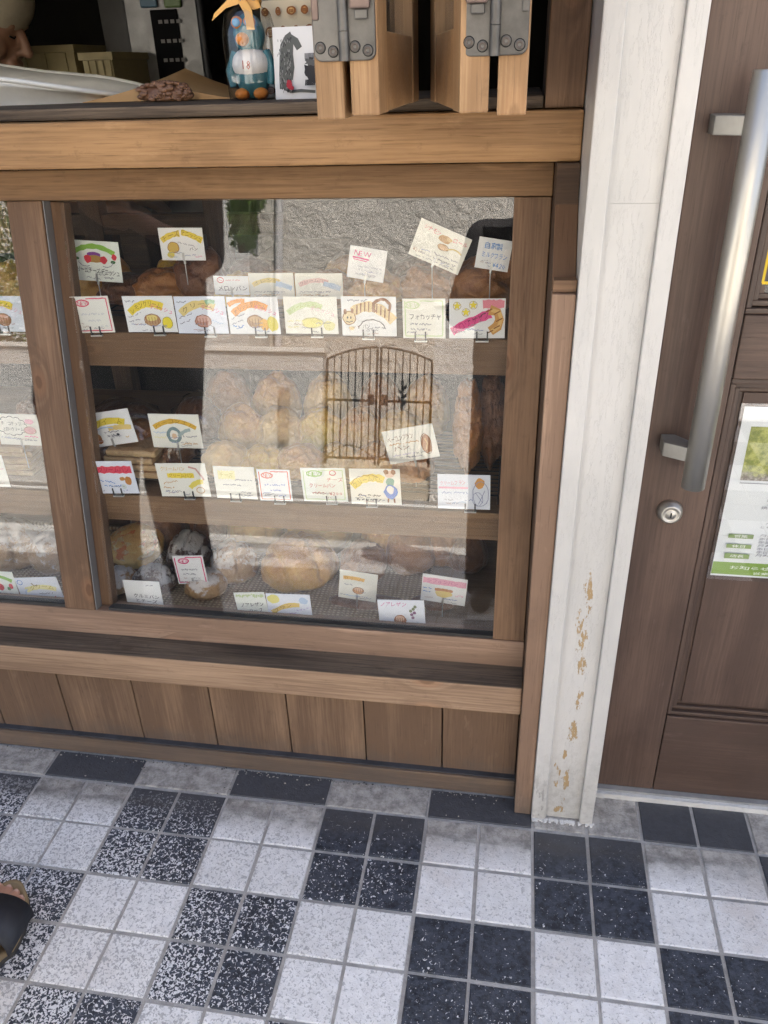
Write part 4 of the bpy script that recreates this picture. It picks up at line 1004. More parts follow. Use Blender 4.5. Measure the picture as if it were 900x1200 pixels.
for px, Y, m, lab in ((130, .46, B_gold, 'golden bun in the back row behind the green arch card'), (215, .47, B_yel, 'yellow pastry in the back row of the top shelf'), (300, .47, B_dark, 'dark pastry in the back row of the top shelf'), (410, .47, B_gold, 'golden bun in the back row by the tilted pink card'), (490, .47, B_dark, 'dark bun in the back row under the tilted rolls card')):
    simple('bun', lab, (X1(px, Y), Y, zr1), rb.uniform(-.5, .5), (.055, .045, .045), m, px, GP, bump=.12)
# ---- middle shelf
zr2 = Z2 + .0195
def bagged(lab, px, Y, dims, m, seed, rz=0.0):
    t_ = thing('bagged_bread', lab, 'bread', (X2(px, Y), Y, zr2), rz, GP)
    vs, fs = blobmesh(*dims, seed, bump=.12); mb = MB(); mb.add(vs, fs, m, True); mb.build('bread_body', t_, world=False)
    vs, fs = blobmesh(dims[0] * 1.12, dims[1] * 1.12, dims[2] * 1.12, seed + 20, bump=.16, freq=3.5, ico_=ICO3); mb = MB(); mb.add(vs, fs, M_wrap, True); mb.build('clear_bag', t_, world=False)
bagged('dark bread in clear bag behind the yellow arc card', 128, .30, (.045, .05, .045), B_dark, 41)
bagged('brown bread in clear bag between the two tall picks', 170, .31, (.042, .05, .058), B_brown, 42)
bagged('dark bread in clear bag behind the wreath card', 208, .31, (.042, .05, .046), B_dark, 43)
bagged('dark bread in clear bag stacked behind the bagged row', 235, .42, (.05, .05, .06), B_dark, 44)
bagged('dark long bread in clear bag in the back row', 150, .42, (.08, .045, .05), B_dark, 45)
mr = [(265, .27, (.046, .046, .040), B_pale), (310, .27, (.044, .044, .038), B_yel), (352, .27, (.046, .045, .042), B_gold), (398, .28, (.045, .046, .040), B_pale), (440, .28, (.046, .046, .044), B_gold), (482, .28, (.042, .046, .044), B_brown)]
ml = ['pale round roll above the highlighted card', 'yellow glazed roll above the orange framed card', 'golden roll above the green badge card', 'pale roll above the girl drawing card', 'golden roll left of the tilted brown card', 'brown roll beside the long breads']
for k, (px, Y, dm, m) in enumerate(mr): simple('roll', ml[k], (X2(px, Y), Y, zr2), rb.uniform(-.4, .4), dm, m, 60 + k, GP, bump=.13, slash=2 if k % 2 else 0, crack=.35)
mr2 = [(285, .39, B_gold), (330, .385, B_pale), (378, .39, B_yel), (425, .39, B_gold), (468, .39, B_pale)]
ml2 = ['golden roll in the second row near the bagged breads', 'pale roll in the second row above the yellow roll', 'yellow glazed roll in the middle of the second row', 'golden roll in the second row behind the girl card', 'pale roll in the second row near the long breads']
for k, (px, Y, m) in enumerate(mr2): simple('roll', ml2[k], (X2(px, Y), Y, zr2), rb.uniform(-.4, .4), (.05, .046, .060), m, 70 + k, GP, bump=.14, crack=.35)
for k, (px, Y, lab) in enumerate(((546, .30, 'long brown bread standing by the stile'), (574, .33, 'long dark bread half hidden by the stile'))):
    vs, fs = blobmesh(.088, .027, .027, 80 + k, bump=.16, slash=6, flatb=.9, lam=4)
    mb = MB(); mb.add([v - Vector((0, 0, .025)) for v in vs], fs, B_brown if k == 0 else B_dark, True); o = crackattr(mb.build('long_bread', None))
    o.location = (X2(px, Y), Y + .03, zr2 + .083); o.rotation_euler = (R(0), R(-68), R(95)); props(o, lab, 'bread', GP)
# stack of flat sandwiches left of the mullion
for k in range(6):
    mb = MB(); mb.box((-.068, -.045, 0), (.068, .045, .0125), B_cut)
    o = mb.build('flat_sandwich', None, bevel=.004); o.location = (X2(16, .30) + rb.uniform(-.006, .006), .285 + rb.uniform(-.004, .006), Z2 + .0005 + k * .0136); o.rotation_euler = (0, 0, rb.uniform(-.06, .06))
    props(o, 'flat toasted sandwich in the stack left of the mullion', 'sandwich', 'stacked flat sandwiches')
for k in range(4):
    mb = MB(); mb.box((-.05, -.04, 0), (.05, .04, .0135), B_cut)
    o = mb.build('flat_sandwich', None, bevel=.004); o.location = (-.585 + rb.uniform(-.004, .004), .262, zr2 + .0 + k * .0148); o.rotation_euler = (0, 0, rb.uniform(-.06, .06))
    props(o, 'flat toasted sandwich in the short stack right of the mullion', 'sandwich', 'stacked flat sandwiches')
simple('bun', 'dark bun beside the stacked sandwiches', (X2(42, .34), .36, Z2 + .0005), .3, (.05, .045, .085), B_dark, 93, GP)
# ---- bottom
zt = Z3 + .0045
simple('cheese_bread', 'flat round bread with toasted cheese topping', (X3(152, .30) + .004, .335, zt + .035), .3, (.060, .056, .026), B_pale, 31, GP, tilt=(R(32), 0), top=(B_cheese, .84, .55, .62), bump=.06)
simple('powdered_bread', 'sugar dusted pale bread below the cheese bread', (X3(134, .22), .225, zt), .5, (.048, .038, .036), B_rust, 32, GP, slash=4)
simple('powdered_bread', 'chocolate roll with powdered sugar beside the plain white card', (X3(176, .22) + .003, .232, zt), .2, (.046, .036, .042), B_choc, 33, GP, slash=5)
simple('dark_loaf', 'dark loaf with white flour marks behind the pink framed card', (X3(220, .30), .315, zt), -.2, (.046, .055, .064), B_choc, 34, GP, bump=.09, slash=3)
simple('dark_loaf', 'dark loaf standing in the back beside the cheese bread', (X3(190, .42), .405, zt), .1, (.06, .05, .085), B_dark, 35, GP, bump=.07)
simple('rustic_roll', 'floured roll below the pink framed card', (X3(240, .23), .235, zt), .1, (.045, .040, .038), B_rust, 36, GP)
simple('round_loaf', 'big round golden loaf on the woven tray', (X3(350, .30), .305, zt), .4, (.080, .075, .072), B_gold, 37, GP, bump=.09, slash=2)
simple('round_loaf', 'pale round loaf behind the big golden loaf', (X3(375, .42), .43, zt), .4, (.07, .06, .10), B_pale, 38, GP, bump=.09)
simple('round_loaf', 'golden loaf behind the slanted orange card', (X3(425, .33), .335, zt), .1, (.050, .055, .055), B_brown, 39, GP)
simple('brown_stick_bread', 'low dark stick bread lying behind the bottom cards', (X3(430, .215), .235, Z3 + .0005), 0, (.085, .020, .017), B_dark, 40, GP, ico_=ICO3)
simple('brown_stick_bread', 'short dark stick bread behind the pink band card', (X3(505, .225), .245, Z3 + .0005), 0, (.045, .020, .020), B_dark, 46, GP, ico_=ICO3)
simple('brown_roll', 'brown roll above the grapes card', (X3(480, .36), .38, Z3 + .0005), .3, (.055, .05, .075), B_brown, 47, GP)
simple('dark_roll', 'dark roll by the stile at the case bottom', (X3(545, .36), .40, Z3 + .0005), .3, (.045, .05, .06), B_dark, 48, GP)
simple('rustic_loaf', 'big floured loaf at the case bottom left of the mullion', (X3(10, .30), .30, zt), .2, (.085, .065, .075), B_rust, 49, GP, slash=2)
simple('rustic_loaf', 'golden floured loaf touching the mullion at the case bottom', (X3(62, .28), .29, zt), -.3, (.055, .05, .06), B_rust, 50, GP)
for k, (px, Y, dm, m, lab) in enumerate(((275, .30, (.05, .05, .06), B_rust, 'floured round roll between the two woven trays'), (300, .42, (.06, .05, .085), B_pale, 'pale tall loaf in the back between the trays'), (455, .42, (.06, .05, .09), B_gold, 'golden tall loaf in the back above the grapes card'), (520, .42, (.055, .05, .085), B_brown, 'brown tall loaf in the back corner by the stile'), (250, .43, (.05, .05, .08), B_dark, 'dark tall loaf in the back above the floured roll'))):
    simple('loaf', lab, (X3(px, Y), Y, Z3 + .0005 if not (-.63 < X3(px, Y) < -.03 and Y < .45) else zt), .3 * k, dm, m, 120 + k, GP, bump=.12, slash=2)
for k, (px, m, lab) in enumerate(((270, B_brown, 'brown roll at the very back of the middle shelf by the bags'), (325, B_gold, 'golden roll at the very back centre of the middle shelf'), (385, B_pale, 'pale roll at the very back of the middle shelf behind the gate reflection'), (445, B_brown, 'brown roll at the very back of the middle shelf near the long breads'), (500, B_gold, 'golden roll at the very back beside the long breads'))):
    simple('roll', lab, (X2(px, .47), .485, zr2), .4 * k, (.052, .046, .085), m, 140 + k, GP, bump=.12, crack=.3)
# the woven basket in the corner left of the mullion
mb = MB(); Mb = Matrix.Translation((X1(-8, .42) , .50, Z1 + .125))
bk = thing('woven_basket', 'tan woven basket hanging in the case left of the mullion', 'basket', (X1(-8, .42), .50, Z1 + .09))
mb.lathe([(.035, .0), (.055, .03), (.062, .09), (.064, .145), (.060, .145), (.057, .09), (.05, .035), (.0, .01)], M_wick, Matrix.Identity(4), 28); mb.build('basket_body', bk, world=False)
mb = MB(); mb.tube([(-.062, 0, .14), (-.05, 0, .21), (0, 0, .240), (.05, 0, .21), (.062, 0, .14)], .005, M_wick, 8); mb.build('handle', bk, world=False)

# ================================================================== FOLDED WINDOW LEAVES WITH HINGES
def hinge_unit(label, xa, xb, mirror):
    """two window leaves folded together, seen edge on; xa, xb = left edges of the two leaf edges"""
    t_ = thing('folding_window', label, 'window', ((xa + xb) / 2 + .017, .0, 1.2075), 0, 'folded window leaves above the counter')
    yf = -.150; th = .0290; zb = 1.2180; D = .335
    for k, x0 in enumerate((xa, xb)):
        n_before = len(t_.children)
        made = set(bpy.data.objects[:])
        z0 = zb - (.003 if (k == 0) != mirror else 0.0)
        xc = x0 + th / 2
        lf = board('leaf_stile', t_, (xc, yf, z0), (xc, yf, 1.48), (1, 0, 0), th, .062, M_fold, .002)
        board('leaf_bottom_rail', t_, (xc, yf + .0625, z0 + .0385), (xc, yf + .0625, z0 + .0386), (1, 0, 0), th - .002, .21, M_fold, .0) if False else None
        mb = MB(); mb.box((x0 + .0012, yf + .0625, z0 + .0006), (x0 + th - .0012, yf + D - .063, z0 + .075), M_fold); mb.build('leaf_rail', t_, bevel=.0015)
        board('leaf_stile', t_, (xc, yf + D - .0625, z0), (xc, yf + D - .0625, 1.48), (1, 0, 0), th, .060, M_fold, .002)
        mb = MB(); mb.box((x0 + .013, yf + .0625, z0 + .0755), (x0 + .0175, yf + D - .063, 1.475), M_glass); mb.build('leaf_glass', t_)
        if mirror and k == 0:
            pv_ = Vector((x0 + th, yf, 0)) - Vector(t_.location); RM = Matrix.Translation(pv_) @ Matrix.Rotation(R(11), 4, 'Z') @ Matrix.Translation(-pv_)
            for q_ in [q_ for q_ in bpy.data.objects if q_ not in made]: q_.matrix_basis = RM @ q_.matrix_basis
    # hinge plates on the two edges
    zc = 1.3135; hh = .047
    xm = (xa + th + xb) / 2
    for k, (h0, h1) in enumerate(((xa + .0015, xm - .0035), (xm + .0035, xb + th - .0015))):
        poly = []
        inner_left = (k == 1)
        r_ = .008
        corners = [(h0, zc - hh), (h1, zc - hh), (h1, zc + hh), (h0, zc + hh)]
        outer = [0, 3] if k == 0 else [1, 2]
        for ci_, (cx, cz) in enumerate(corners):
            sx = 1 if cx == h0 else -1; sz = 1 if cz < zc else -1
            if ci_ in outer:
                for q in range(5):
                    a = q / 4 * math.pi / 2
                    if ci_ == 0: pt = (cx + r_ - r_ * math.cos(a), cz + r_ - r_ * math.sin(a))
                    elif ci_ == 1: pt = (cx - r_ + r_ * math.sin(a), cz + r_ - r_ * math.cos(a))
                    elif ci_ == 2: pt = (cx - r_ + r_ * math.cos(a), cz - r_ + r_ * math.sin(a))
                    else: pt = (cx + r_ - r_ * math.sin(a), cz - r_ + r_ * math.cos(a))
                    poly.append(pt)
            else: poly.append((cx, cz))
        mb = MB(); mb.prism([(x, yf - .0045, z) for x, z in poly], (0, .0043, 0), M_cast); hp = mb.build('hinge_plate', t_, bevel=.0012)
        cx = (h0 + h1) / 2; w_ = h1 - h0
        spots = [(cx - w_ * .24, zc - hh + .012), (cx + w_ * .22, zc - hh + .0065 + .002), (cx - w_ * .22, zc + hh - .010), (cx + w_ * .26, zc + hh - .013)]
        for sx, sz in spots:
            mb = MB(); Ms = Matrix.Translation((sx, yf - .0046, sz)) @ Matrix.Rotation(math.pi / 2, 4, 'X')
            mb.lathe([(.0046, 0), (.0046, .0009), (.0040, .0015), (.0034, .0011), (.0013, .0011), (.0, .0008)], M_cast, Ms, 14); mb.lathe([(.0054, .0001), (.0054, .0004), (.0047, .0004)], M_hole, Ms, 14); s_ = mb.build('screw', None); s_.parent = hp; s_.location = -Vector(t_.location)
            mb = MB(); mb.lathe([(.0036, .0014), (.0034, .00155), (.0017, .00155), (.0016, .0011)], M_screw, Ms, 14); s_ = mb.build('screw_recess', None); s_.parent = hp; s_.location = -Vector(t_.location)
        latch_here = (k == 1) != mirror
        if latch_here:
            mb = MB(); mb.box((cx - w_ * .36, yf - .0115, zc - .004), (cx + w_ * .36, yf - .0046, zc + .019), M_castd); mb.build('latch', t_, bevel=.002)
            mb = MB(); mb.box((cx - w_ * .20, yf - .009, zc + .0192), (cx + w_ * .26, yf - .0046, zc + .026), M_cast); mb.box((cx - w_ * .20, yf - .009, zc - .0125), (cx + w_ * .26, yf - .0046, zc - .0042), M_cast); mb.build('latch_stop', t_, bevel=.0012)
        else:
            mb = MB(); xs = cx - w_ * .36 if not mirror else cx + w_ * .36; mb.box((xs - .0032, yf - .0066, zc - .012), (xs + .0032, yf - .0046, zc + .018), M_castd if not mirror else M_cast); mb.build('latch_slot', t_, bevel=.001)
    mb = MB()
    for a, b in ((-hh, -.022), (-.0215, .021), (.0215, hh)):
        mb.tube([(xm, yf - .0062, zc + a), (xm, yf - .0062, zc + b)], .0052, M_cast, 14)
    mb.build('hinge_knuckle', t_)
hinge_unit('pale wooden folding window pair beside the white picture card', -.0915, -.0555, False)
hinge_unit('pale wooden folding window pair next to the window jamb', .0535, .0905, True)

# ================================================================== THINGS ON THE COUNTER
CZ = 1.2210
def wob(rng, a): return rng.uniform(-a, a)
# white deep tray with rolled rim
t_ = thing('white_tub', 'white plastic tub with wavy rolled rim on the counter', 'tub', (-.80, .53, CZ))
mb = MB(); Mt = flat((.72, .71, .66), .35, name='white plastic', var=.06)
n = 40
def tub_ring(sx, sy, z, dz): return [(-.80 + sx * math.copysign(abs(math.cos(a)) ** .75, math.cos(a)), .53 + sy * math.copysign(abs(math.sin(a)) ** .75, math.sin(a)), z + dz * math.cos(a)) for a in [2 * math.pi * k / n for k in range(n)]]
rings = [tub_ring(.215, .145, CZ, 0), tub_ring(.22, .155, CZ + .028, -.020), tub_ring(.226, .160, CZ + .0315, -.026), tub_ring(.228, .163, CZ + .040, -.033), tub_ring(.222, .157, CZ + .044, -.037), tub_ring(.205, .140, CZ + .030, -.026), tub_ring(.19, .13, CZ + .004, 0)]
vs = [v for r_ in rings for v in r_]; fs = [(k*n+j, k*n+(j+1) % n, (k+1)*n+(j+1) % n, (k+1)*n+j) for k in range(len(rings) - 1) for j in range(n)] + [tuple(range(6 * n, 7 * n))]
mb.add(vs, fs, Mt, True); mb.build('tub_body', t_)
mb = MB(); rp = tub_ring(.226, .161, CZ + .044, -.037); mb.tube(rp + [rp[0]], .0045, Mt, 8, False); mb.build('rolled_rim', t_)
# brown paper sheet bent to a low ridge
M_kraft = rough_mat('brown kraft paper', (.46, .27, .11), (.54, .33, .145), 5, 70, .0008, 30, .7)
vs = []; fs = []; na, nb = 20, 10
for i in range(na + 1):
    for j in range(nb + 1):
        f = i / na; x = -.635 + .27 * f; y = .40 + .20 * j / nb
        ridge = max(0, 1 - abs(f - .50) / .5) ** 1.2 * (.60 + .45 * j / nb)
        vs.append((x - .02 * j / nb, y, CZ + .0012 + .044 * ridge + .0015 * mnoise.noise(Vector((x * 30, y * 30, 0)))))
for i in range(na):
    for j in range(nb): a = i * (nb + 1) + j; fs.append((a, a + nb + 1, a + nb + 2, a + 1))
b0 = len(vs)
mb = MB(); mb.add(vs, fs, M_kraft, True); mb.add([(x, y, z - .0009) for x, y, z in vs], [f[::-1] for f in fs], M_kraft, True)
fr = [vs[i * (nb + 1)] for i in range(na + 1)]; lo_ = [(x, y, CZ + .0004) for x, y, z in fr]
mb.add(fr + lo_, [(k, k + 1, na + 2 + k, na + 1 + k) for k in range(na)], M_kraft)
o = mb.build('paper_sheet', None, fixn=False); props(o, 'brown kraft paper sheet bent to a ridge beside the white tub', 'paper')
# dried seed head
t_ = thing('dried_cone', 'knobbly brown pine cone lying on the counter', 'pine cone', (-.472, .372, CZ))
M_cone = bread_mat('brown cone scales', (.30, .16, .09), (.13, .06, .035))
vs, fs = blobmesh(.044, .014, .016, 5, bump=.10, ico_=ICO3); mb = MB(); mb.add(vs, fs, M_cone, True); mb.build('core', t_, world=False)
rc = random.Random(2); mb = MB()
for k in range(150):
    a = rc.uniform(0, 2 * math.pi); x = rc.uniform(-.044, .044); r_ = .015 * math.sqrt(max(.05, 1 - (x / .047) ** 2)); c_ = Vector((x, r_ * math.cos(a), .013 + r_ * math.sin(a)))
    if c_.z < .003: continue
    vs, fs = ICO2; s_ = rc.uniform(.003, .0055); mb.add([c_ + Vector((v.x * s_ * 1.3, v.y * s_, v.z * s_ * .8)) for v in vs], fs, M_cone, True)
mb.build('scale_tuft', t_, world=False, fixn=False)
# teal bird figure in a clear bag tied with an orange ribbon
FX, FY = xat(297, 1.25, .335), .335
t_ = thing('bird_figure', 'teal bird figure with orange beak and white vest in a clear ribboned bag', 'figurine', (FX, FY, CZ))
t_.scale = (1.3, 1.3, 1.3)
M_teal = flat((.035, .16, .20), .45, name='teal vinyl', var=.1); M_or = flat((.70, .24, .04), .45, name='orange vinyl'); M_vest = flat((.74, .72, .70), .7, name='white vest'); M_vred = flat((.50, .10, .06), .6, name='red print')
def ell(mb, c, r_, m, src=None):
    vs, fs = src or ICO3; mb.add([Vector((c[0] + v.x * r_[0], c[1] + v.y * r_[1], c[2] + v.z * r_[2])) for v in vs], fs, m, True)
mb = MB(); ell(mb, (0, 0, .030), (.022, .020, .030), M_teal); ell(mb, (0, 0, .068), (.0185, .0175, .022), M_teal); mb.tube([(-.018, 0, .050), (-.026, -.004, .030), (-.024, -.006, .014)], [.006, .0062, .004], M_teal, 10); mb.tube([(.018, 0, .050), (.025, -.004, .032), (.023, -.006, .016)], [.006, .0062, .004], M_teal, 10); mb.build('body', t_, world=False, fixn=False)
mb = MB(); ell(mb, (0, -.0015, .037), (.0235, .0214, .0190), M_vest); mb.build('vest', t_, world=False, fixn=False)
mb = MB(); ell(mb, (-.003, -.019, .063), (.0075, .010, .0070), M_or); mb.build('beak', t_, world=False, fixn=False)
for s_ in (-1, 1):
    mb = MB(); ell(mb, (s_ * .0115, -.012, .0065), (.0085, .014, .0065), M_or); mb.build('foot', t_, world=False, fixn=False)
    mb = MB(); ell(mb, (s_ * .0075 - .002, -.0125, .080), (.0072, .0050, .0066), M_or); ell(mb, (s_ * .0075 - .002, -.0156, .080), (.0050, .0034, .0047), flat((.20, .42, .62), .2)); mb.build('goggle', t_, world=False, fixn=False)
dd = Draw(.03, .03, 0, 4); dd.text('18', .18, .82, .5, 0, .62, (.50, .10, .06)); mb = MB()
for k, v in enumerate(dd.tx.v): dd.tx.v[k] = (v[0] * .70, -.0240 + (v[0] * 26) ** 2 * .0035 + abs(v[2]) * .10 + v[1], v[2] * .75 + .037)
dd.tx.build('number', t_, world=False, fixn=False)
mb = MB(); prof = [(.001, .0005), (.031, .001), (.033, .02), (.032, .07), (.027, .090), (.014, .098), (.010, .101), (.015, .112), (.02, .135)]
mb.lathe(prof, M_wrap, Matrix.Scale(.9, 4, (0, 1, 0)), 22)
for k, v in enumerate(mb.v):
    nz = mnoise.noise(Vector(v) * 60) * .0026; mb.v[k] = (v[0] * (1 + nz * 30 * .8), v[1] * (1 + nz * 25), v[2])
mb.build('clear_bag', t_, world=False, fixn=False)
M_rib = flat((.74, .40, .10), .35, name='orange satin ribbon')
mb = MB()
def rib(pts, w):
    vs = []; fs = []
    for k, (p, nrm) in enumerate(pts): p = Vector(p); nrm = Vector(nrm).normalized() * w; vs += [p - nrm, p + nrm]
    for k in range(len(pts) - 1): fs.append((2*k, 2*k+1, 2*k+3, 2*k+2))
    mb.add(vs, fs, M_rib, True); mb.add([v + Vector((0, .0006, 0)) for v in vs], [f[::-1] for f in fs], M_rib, True)
rib([((.002, -.016, .101), (.3, 0, 1)), ((.010, -.020, .108), (.2, 0, 1)), ((.020, -.018, .106), (0, 0, 1)), ((.022, -.013, .098), (.2, 0, 1)), ((.012, -.013, .096), (.1, 0, 1)), ((.002, -.016, .101), (.1, 0, 1))], .0045)
rib([((0, -.016, .101), (1, 0, .3)), ((.008, -.022, .090), (1, 0, .2)), ((.010, -.024, .072), (1, 0, .0))], .0048)
rib([((-.002, -.016, .102), (.2, 0, 1)), ((-.018, -.018, .098), (.3, 0, 1)), ((-.036, -.017, .086), (.5, 0, 1))], .0040)
rib([((-.002, -.016, .102), (.2, 0, 1)), ((-.010, -.020, .110), (0, 0, 1)), ((-.004, -.018, .112), (0, 0, 1)), ((.001, -.016, .101), (0, 0, 1))], .0036)
mb.build('ribbon', t_, world=False, fixn=False)
# white picture card with grey upright furry animal
pc = [at(*c, .30) for c in ((318, 42), (372, 40), (374, 125), (316, 127))]
ce = sum(pc, Vector()) / 4; w, h = (pc[1] - pc[0]).length, (pc[0] - pc[3]).length
root = thing('picture_card', 'white picture card with grey animal drawing in red boots', 'picture card', (ce.x, .315, CZ + h / 2 - .001))
root.rotation_euler = (R(-6), 0, R(-3))
mb = MB(); mb.box((-w / 2, -.002, -h / 2), (w / 2, .002, h / 2), flat((.80, .79, .77), .5)); mb.build('card_sheet', root, world=False, bevel=.001)
d = Draw(w, h, -.0024, 77); GA = (.13, .135, .125)
d.strip([(.20, .15), (.19, .35), (.21, .55), (.26, .74), (.34, .85), (.44, .88)], .12, GA); d.strip([(.27, .18), (.29, .45), (.32, .65), (.37, .84)], .17, GA); d.strip([(.36, .28), (.40, .45), (.40, .62), (.40, .78)], .09, GA); d.strip([(.40, .86), (.52, .80), (.60, .70)], .10, GA); d.strip([(.22, .16), (.36, .11), (.60, .12), (.92, .10)], .05, GA)
rp = random.Random(9)
for k in range(120): u, v = rp.uniform(.15, .44), rp.uniform(.12, .86); d.strip([(u, v), (u + rp.uniform(-.012, .012), v - .035)], .010, (.03, .03, .03) if k % 2 else (.34, .34, .32))
d.blob(.38, .20, .06, .07, (.45, .03, .05)); d.blob(.42, .155, .06, .03, (.45, .03, .05)); d.blob(.88, .36, .14, .16, BLACK, 22, .28); d.blob(.88, .50, .11, .06, (.10, .10, .10), 18, .4)
for k in range(10): u = .76 + k * .024; d.strip([(u, .54), (u + .004, .62)], .012, BLACK); d.strip([(u, .26), (u - .02, .18)], .016, BLACK)
d.mb.build('drawing', root, world=False, fixn=False)
# patterned cream paper with small bread drawings, standing behind
pc = [at(*c, .42) for c in ((312, -30), (372, -30), (372, 70), (306, 66))]
w, h = .088, .135
root = thing('patterned_paper', 'cream paper bag printed with rows of small breads behind the picture card', 'paper bag', (xat(342, 1.30, .40), .385, CZ + .0675)); root.rotation_euler = (R(-4), 0, 0)
mb = MB(); mb.box((-w / 2, -.003, -h / 2), (w / 2, .010, h / 2), flat((.62, .54, .40), .7)); mb.build('bag_body', root, world=False, bevel=.0015)
d = Draw(w, h, -.0034, 12)
for a in range(4):
    for b in range(5):
        c_ = random.Random(a * 9 + b).choice([(.50, .22, .06), (.62, .42, .16), (.30, .24, .18), (.55, .16, .06)]); d.pastry(.12 + a * .25 + (.05 if b % 2 else -.02), .08 + b * .20, .075 - .02 * ((a + b) % 3), .036 + .012 * ((a * 2 + b) % 2), c_, tuple(min(1, x * 1.4) for x in c_))
d.mb.build('print', root, world=False, fixn=False)

# ================================================================== THINGS IN THE ROOM BEHIND
ov = thing('oven', 'stainless oven with dark control panel behind the counter', 'oven', (-.80, 1.35, 0))
OY = 1.20
def P(px, py, Y=OY): return at(px, py, Y)
x0, x1 = P(152, 60).x, P(243, 60).x
mb = MB(); mb.box((x0, OY, .75), (x1, 1.75, 1.72), flat((.20, .195, .185), .42, .9, var=.15)); mb.build('housing', ov, bevel=.006)
a, b = P(176, 12), P(222, 108)
mb = MB(); mb.box((a.x, OY - .006, b.z), (b.x - .004, OY - .0004, a.z), flat((.008, .008, .009), .7, spec=.1)); cp = mb.build('control_panel', ov, bevel=.002)
mb = MB()
for r_ in range(3):
    for c_ in range(4): mb.box((a.x + .020 + c_ * .016, OY - .0075, a.z - .03 - r_ * .042), (a.x + .030 + c_ * .016, OY - .0062, a.z - .022 - r_ * .042), flat((.25, .24, .22), .6))
o = mb.build('button_legend', None); o.parent = cp; o.location = -Vector(ov.location)
for k, c_ in enumerate(((.10, .20, .28), (.16, .24, .08))):
    mb = MB(); q = P(165 + k * 28, 3); mb.box((q.x, OY - .010, q.z - .012), (q.x + .045, OY - .0004, q.z + .012), flat(c_, .4)); mb.build('button', ov, bevel=.004)
mb = MB(); mb.box((x0 - .09, OY + .05, .75), (x0 - .003, 1.7, 1.72), flat((.10, .095, .085), .5, var=.1)); mb.build('side_column', ov, bevel=.004)
mb = MB(); mb.tube([(x1 + .006, OY - .03, 1.0), (x1 + .006, OY - .03, 1.6)], .011, M_black, 12); mb.build('door_bar', ov)
mb = MB(); mb.box((-1.4, OY - .05, .02), (-.45, 1.76, .745), M_case); mb.build('stand', ov)
M_crate = flat((.30, .24, .11), .6, name='mustard plastic', var=.1)
def crate(label, px0, px1, py0, py1, Y, dx=0):
    a, b = at(px0, py0, Y), at(px1, py1, Y); t_ = thing('plastic_crate', label, 'crate', ((a.x + b.x) / 2, Y + .15, b.z - .08), 0, 'mustard crates behind the counter')
    zb, zt_ = b.z - .08, a.z
    for nm, lo, hi in (('front_wall', (a.x, Y, zb), (b.x, Y + .008, zt_ - .016)), ('back_wall', (a.x, Y + .3, zb), (b.x, Y + .308, zt_ - .016)), ('side_wall', (a.x, Y + .0085, zb), (a.x + .008, Y + .2995, zt_ - .016)), ('side_wall', (b.x - .008, Y + .0085, zb), (b.x, Y + .2995, zt_ - .016)), ('base', (a.x + .009, Y + .009, zb), (b.x - .009, Y + .299, zb + .01))):
        mb = MB(); mb.box(lo, hi, M_crate); mb.build(nm, t_)
    mb = MB(); mb.box((a.x - .006, Y - .008, zt_ - .0155), (b.x + .006, Y + .010, zt_), M_crate); mb.box((a.x - .006, Y + .298, zt_ - .0155), (b.x + .006, Y + .316, zt_), M_crate); mb.box((a.x - .006, Y + .0102, zt_ - .0155), (a.x + .010, Y + .2978, zt_), M_crate); mb.box((b.x - .010, Y + .0102, zt_ - .0155), (b.x + .006, Y + .2978, zt_), M_crate)
    mb.build('rim', t_)
    for k in range(4): x = a.x + (b.x - a.x) * (k + .5) / 4; mb = MB(); mb.box((x - .006, Y - .005, zb + .01), (x + .006, Y - .0005, zt_ - .017), M_crate); mb.build('rib', t_)
    mb = MB(); mb.box((a.x, Y + .02, .30), (b.x, Y + .29, zb - .002), M_case); o = mb.build('side_table', None, bevel=.004); props(o, 'dark work table under the ' + ('raised corner crate' if 'raised' in label else 'plain rimmed crate'), 'table')
crate('mustard plastic crate with raised corner behind the shop worker', -10, 92, 56, 92, 1.10)
crate('mustard plastic crate with plain rim beside the oven', 95, 136, 62, 98, 1.00)

# ================================================================== DOOR POSTER AND STICKER
pz = at(870, 480, .124); pb = at(832, 684, .124)
w, h = .210, .297; px_ = .4585; zc = (.8095 + .5135) / 2
root = thing('door_poster', 'laminated white notice with tree photo and green footer taped to the door', 'poster', (px_ + w / 2, .1238, zc))
mb = MB(); mb.box((-w / 2, -.0006, -h / 2), (w / 2, .0006, h / 2), flat((.78, .80, .80), .25)); sh = mb.build('sheet', root, world=False)
d = Draw(w, h, -.0009, 31)
d.strip([(.002, .052), (.5, .052), (.998, .052)], .098, (.24, .38, .07))
def tree_print():
    m, nt, b = newmat('printed tree photograph'); t = NT(nt); v = t.objvec(False); p = t.xyz(v)
    nz = t.noise(v, 55, 6, .7); n2 = t.noise(v, 160, 5, .7)
    c = t.mix(t.ramp(nz, .35, .65), (.20, .24, .035), (.50, .50, .13)); c = t.mix(t.math('MULTIPLY', t.ramp(n2, .5, .7), .6), c, (.12, .14, .03))
    low = t.ramp(t.math('ADD', p[2], t.math('MULTIPLY', t.math('SUBTRACT', nz, .5), .05)), .050, .030)
    c = t.mix(low, c, t.mix(t.ramp(n2, .4, .65), (.16, .13, .09), (.46, .42, .36))); t.l(c, b.inputs['Base Color']); b.inputs['Roughness'].default_value = .3; return m
mb = MB(); mb.box((-.430 * w, -.0012, .095 * h), (.43 * w, -.0008, .395 * h), tree_print()); mb.build('tree_picture', sh, world=False)
d.L = 8
d.text('〜自家製パンの店〜', .20, .82, .935, 0, .035, GREY); d.ring(.50, .68, .11, .055, (.80, .80, .78), .014)
for k in range(10): d.strip([(.07, .580), (.93, .580)], .004, GREY) if k == 0 else None
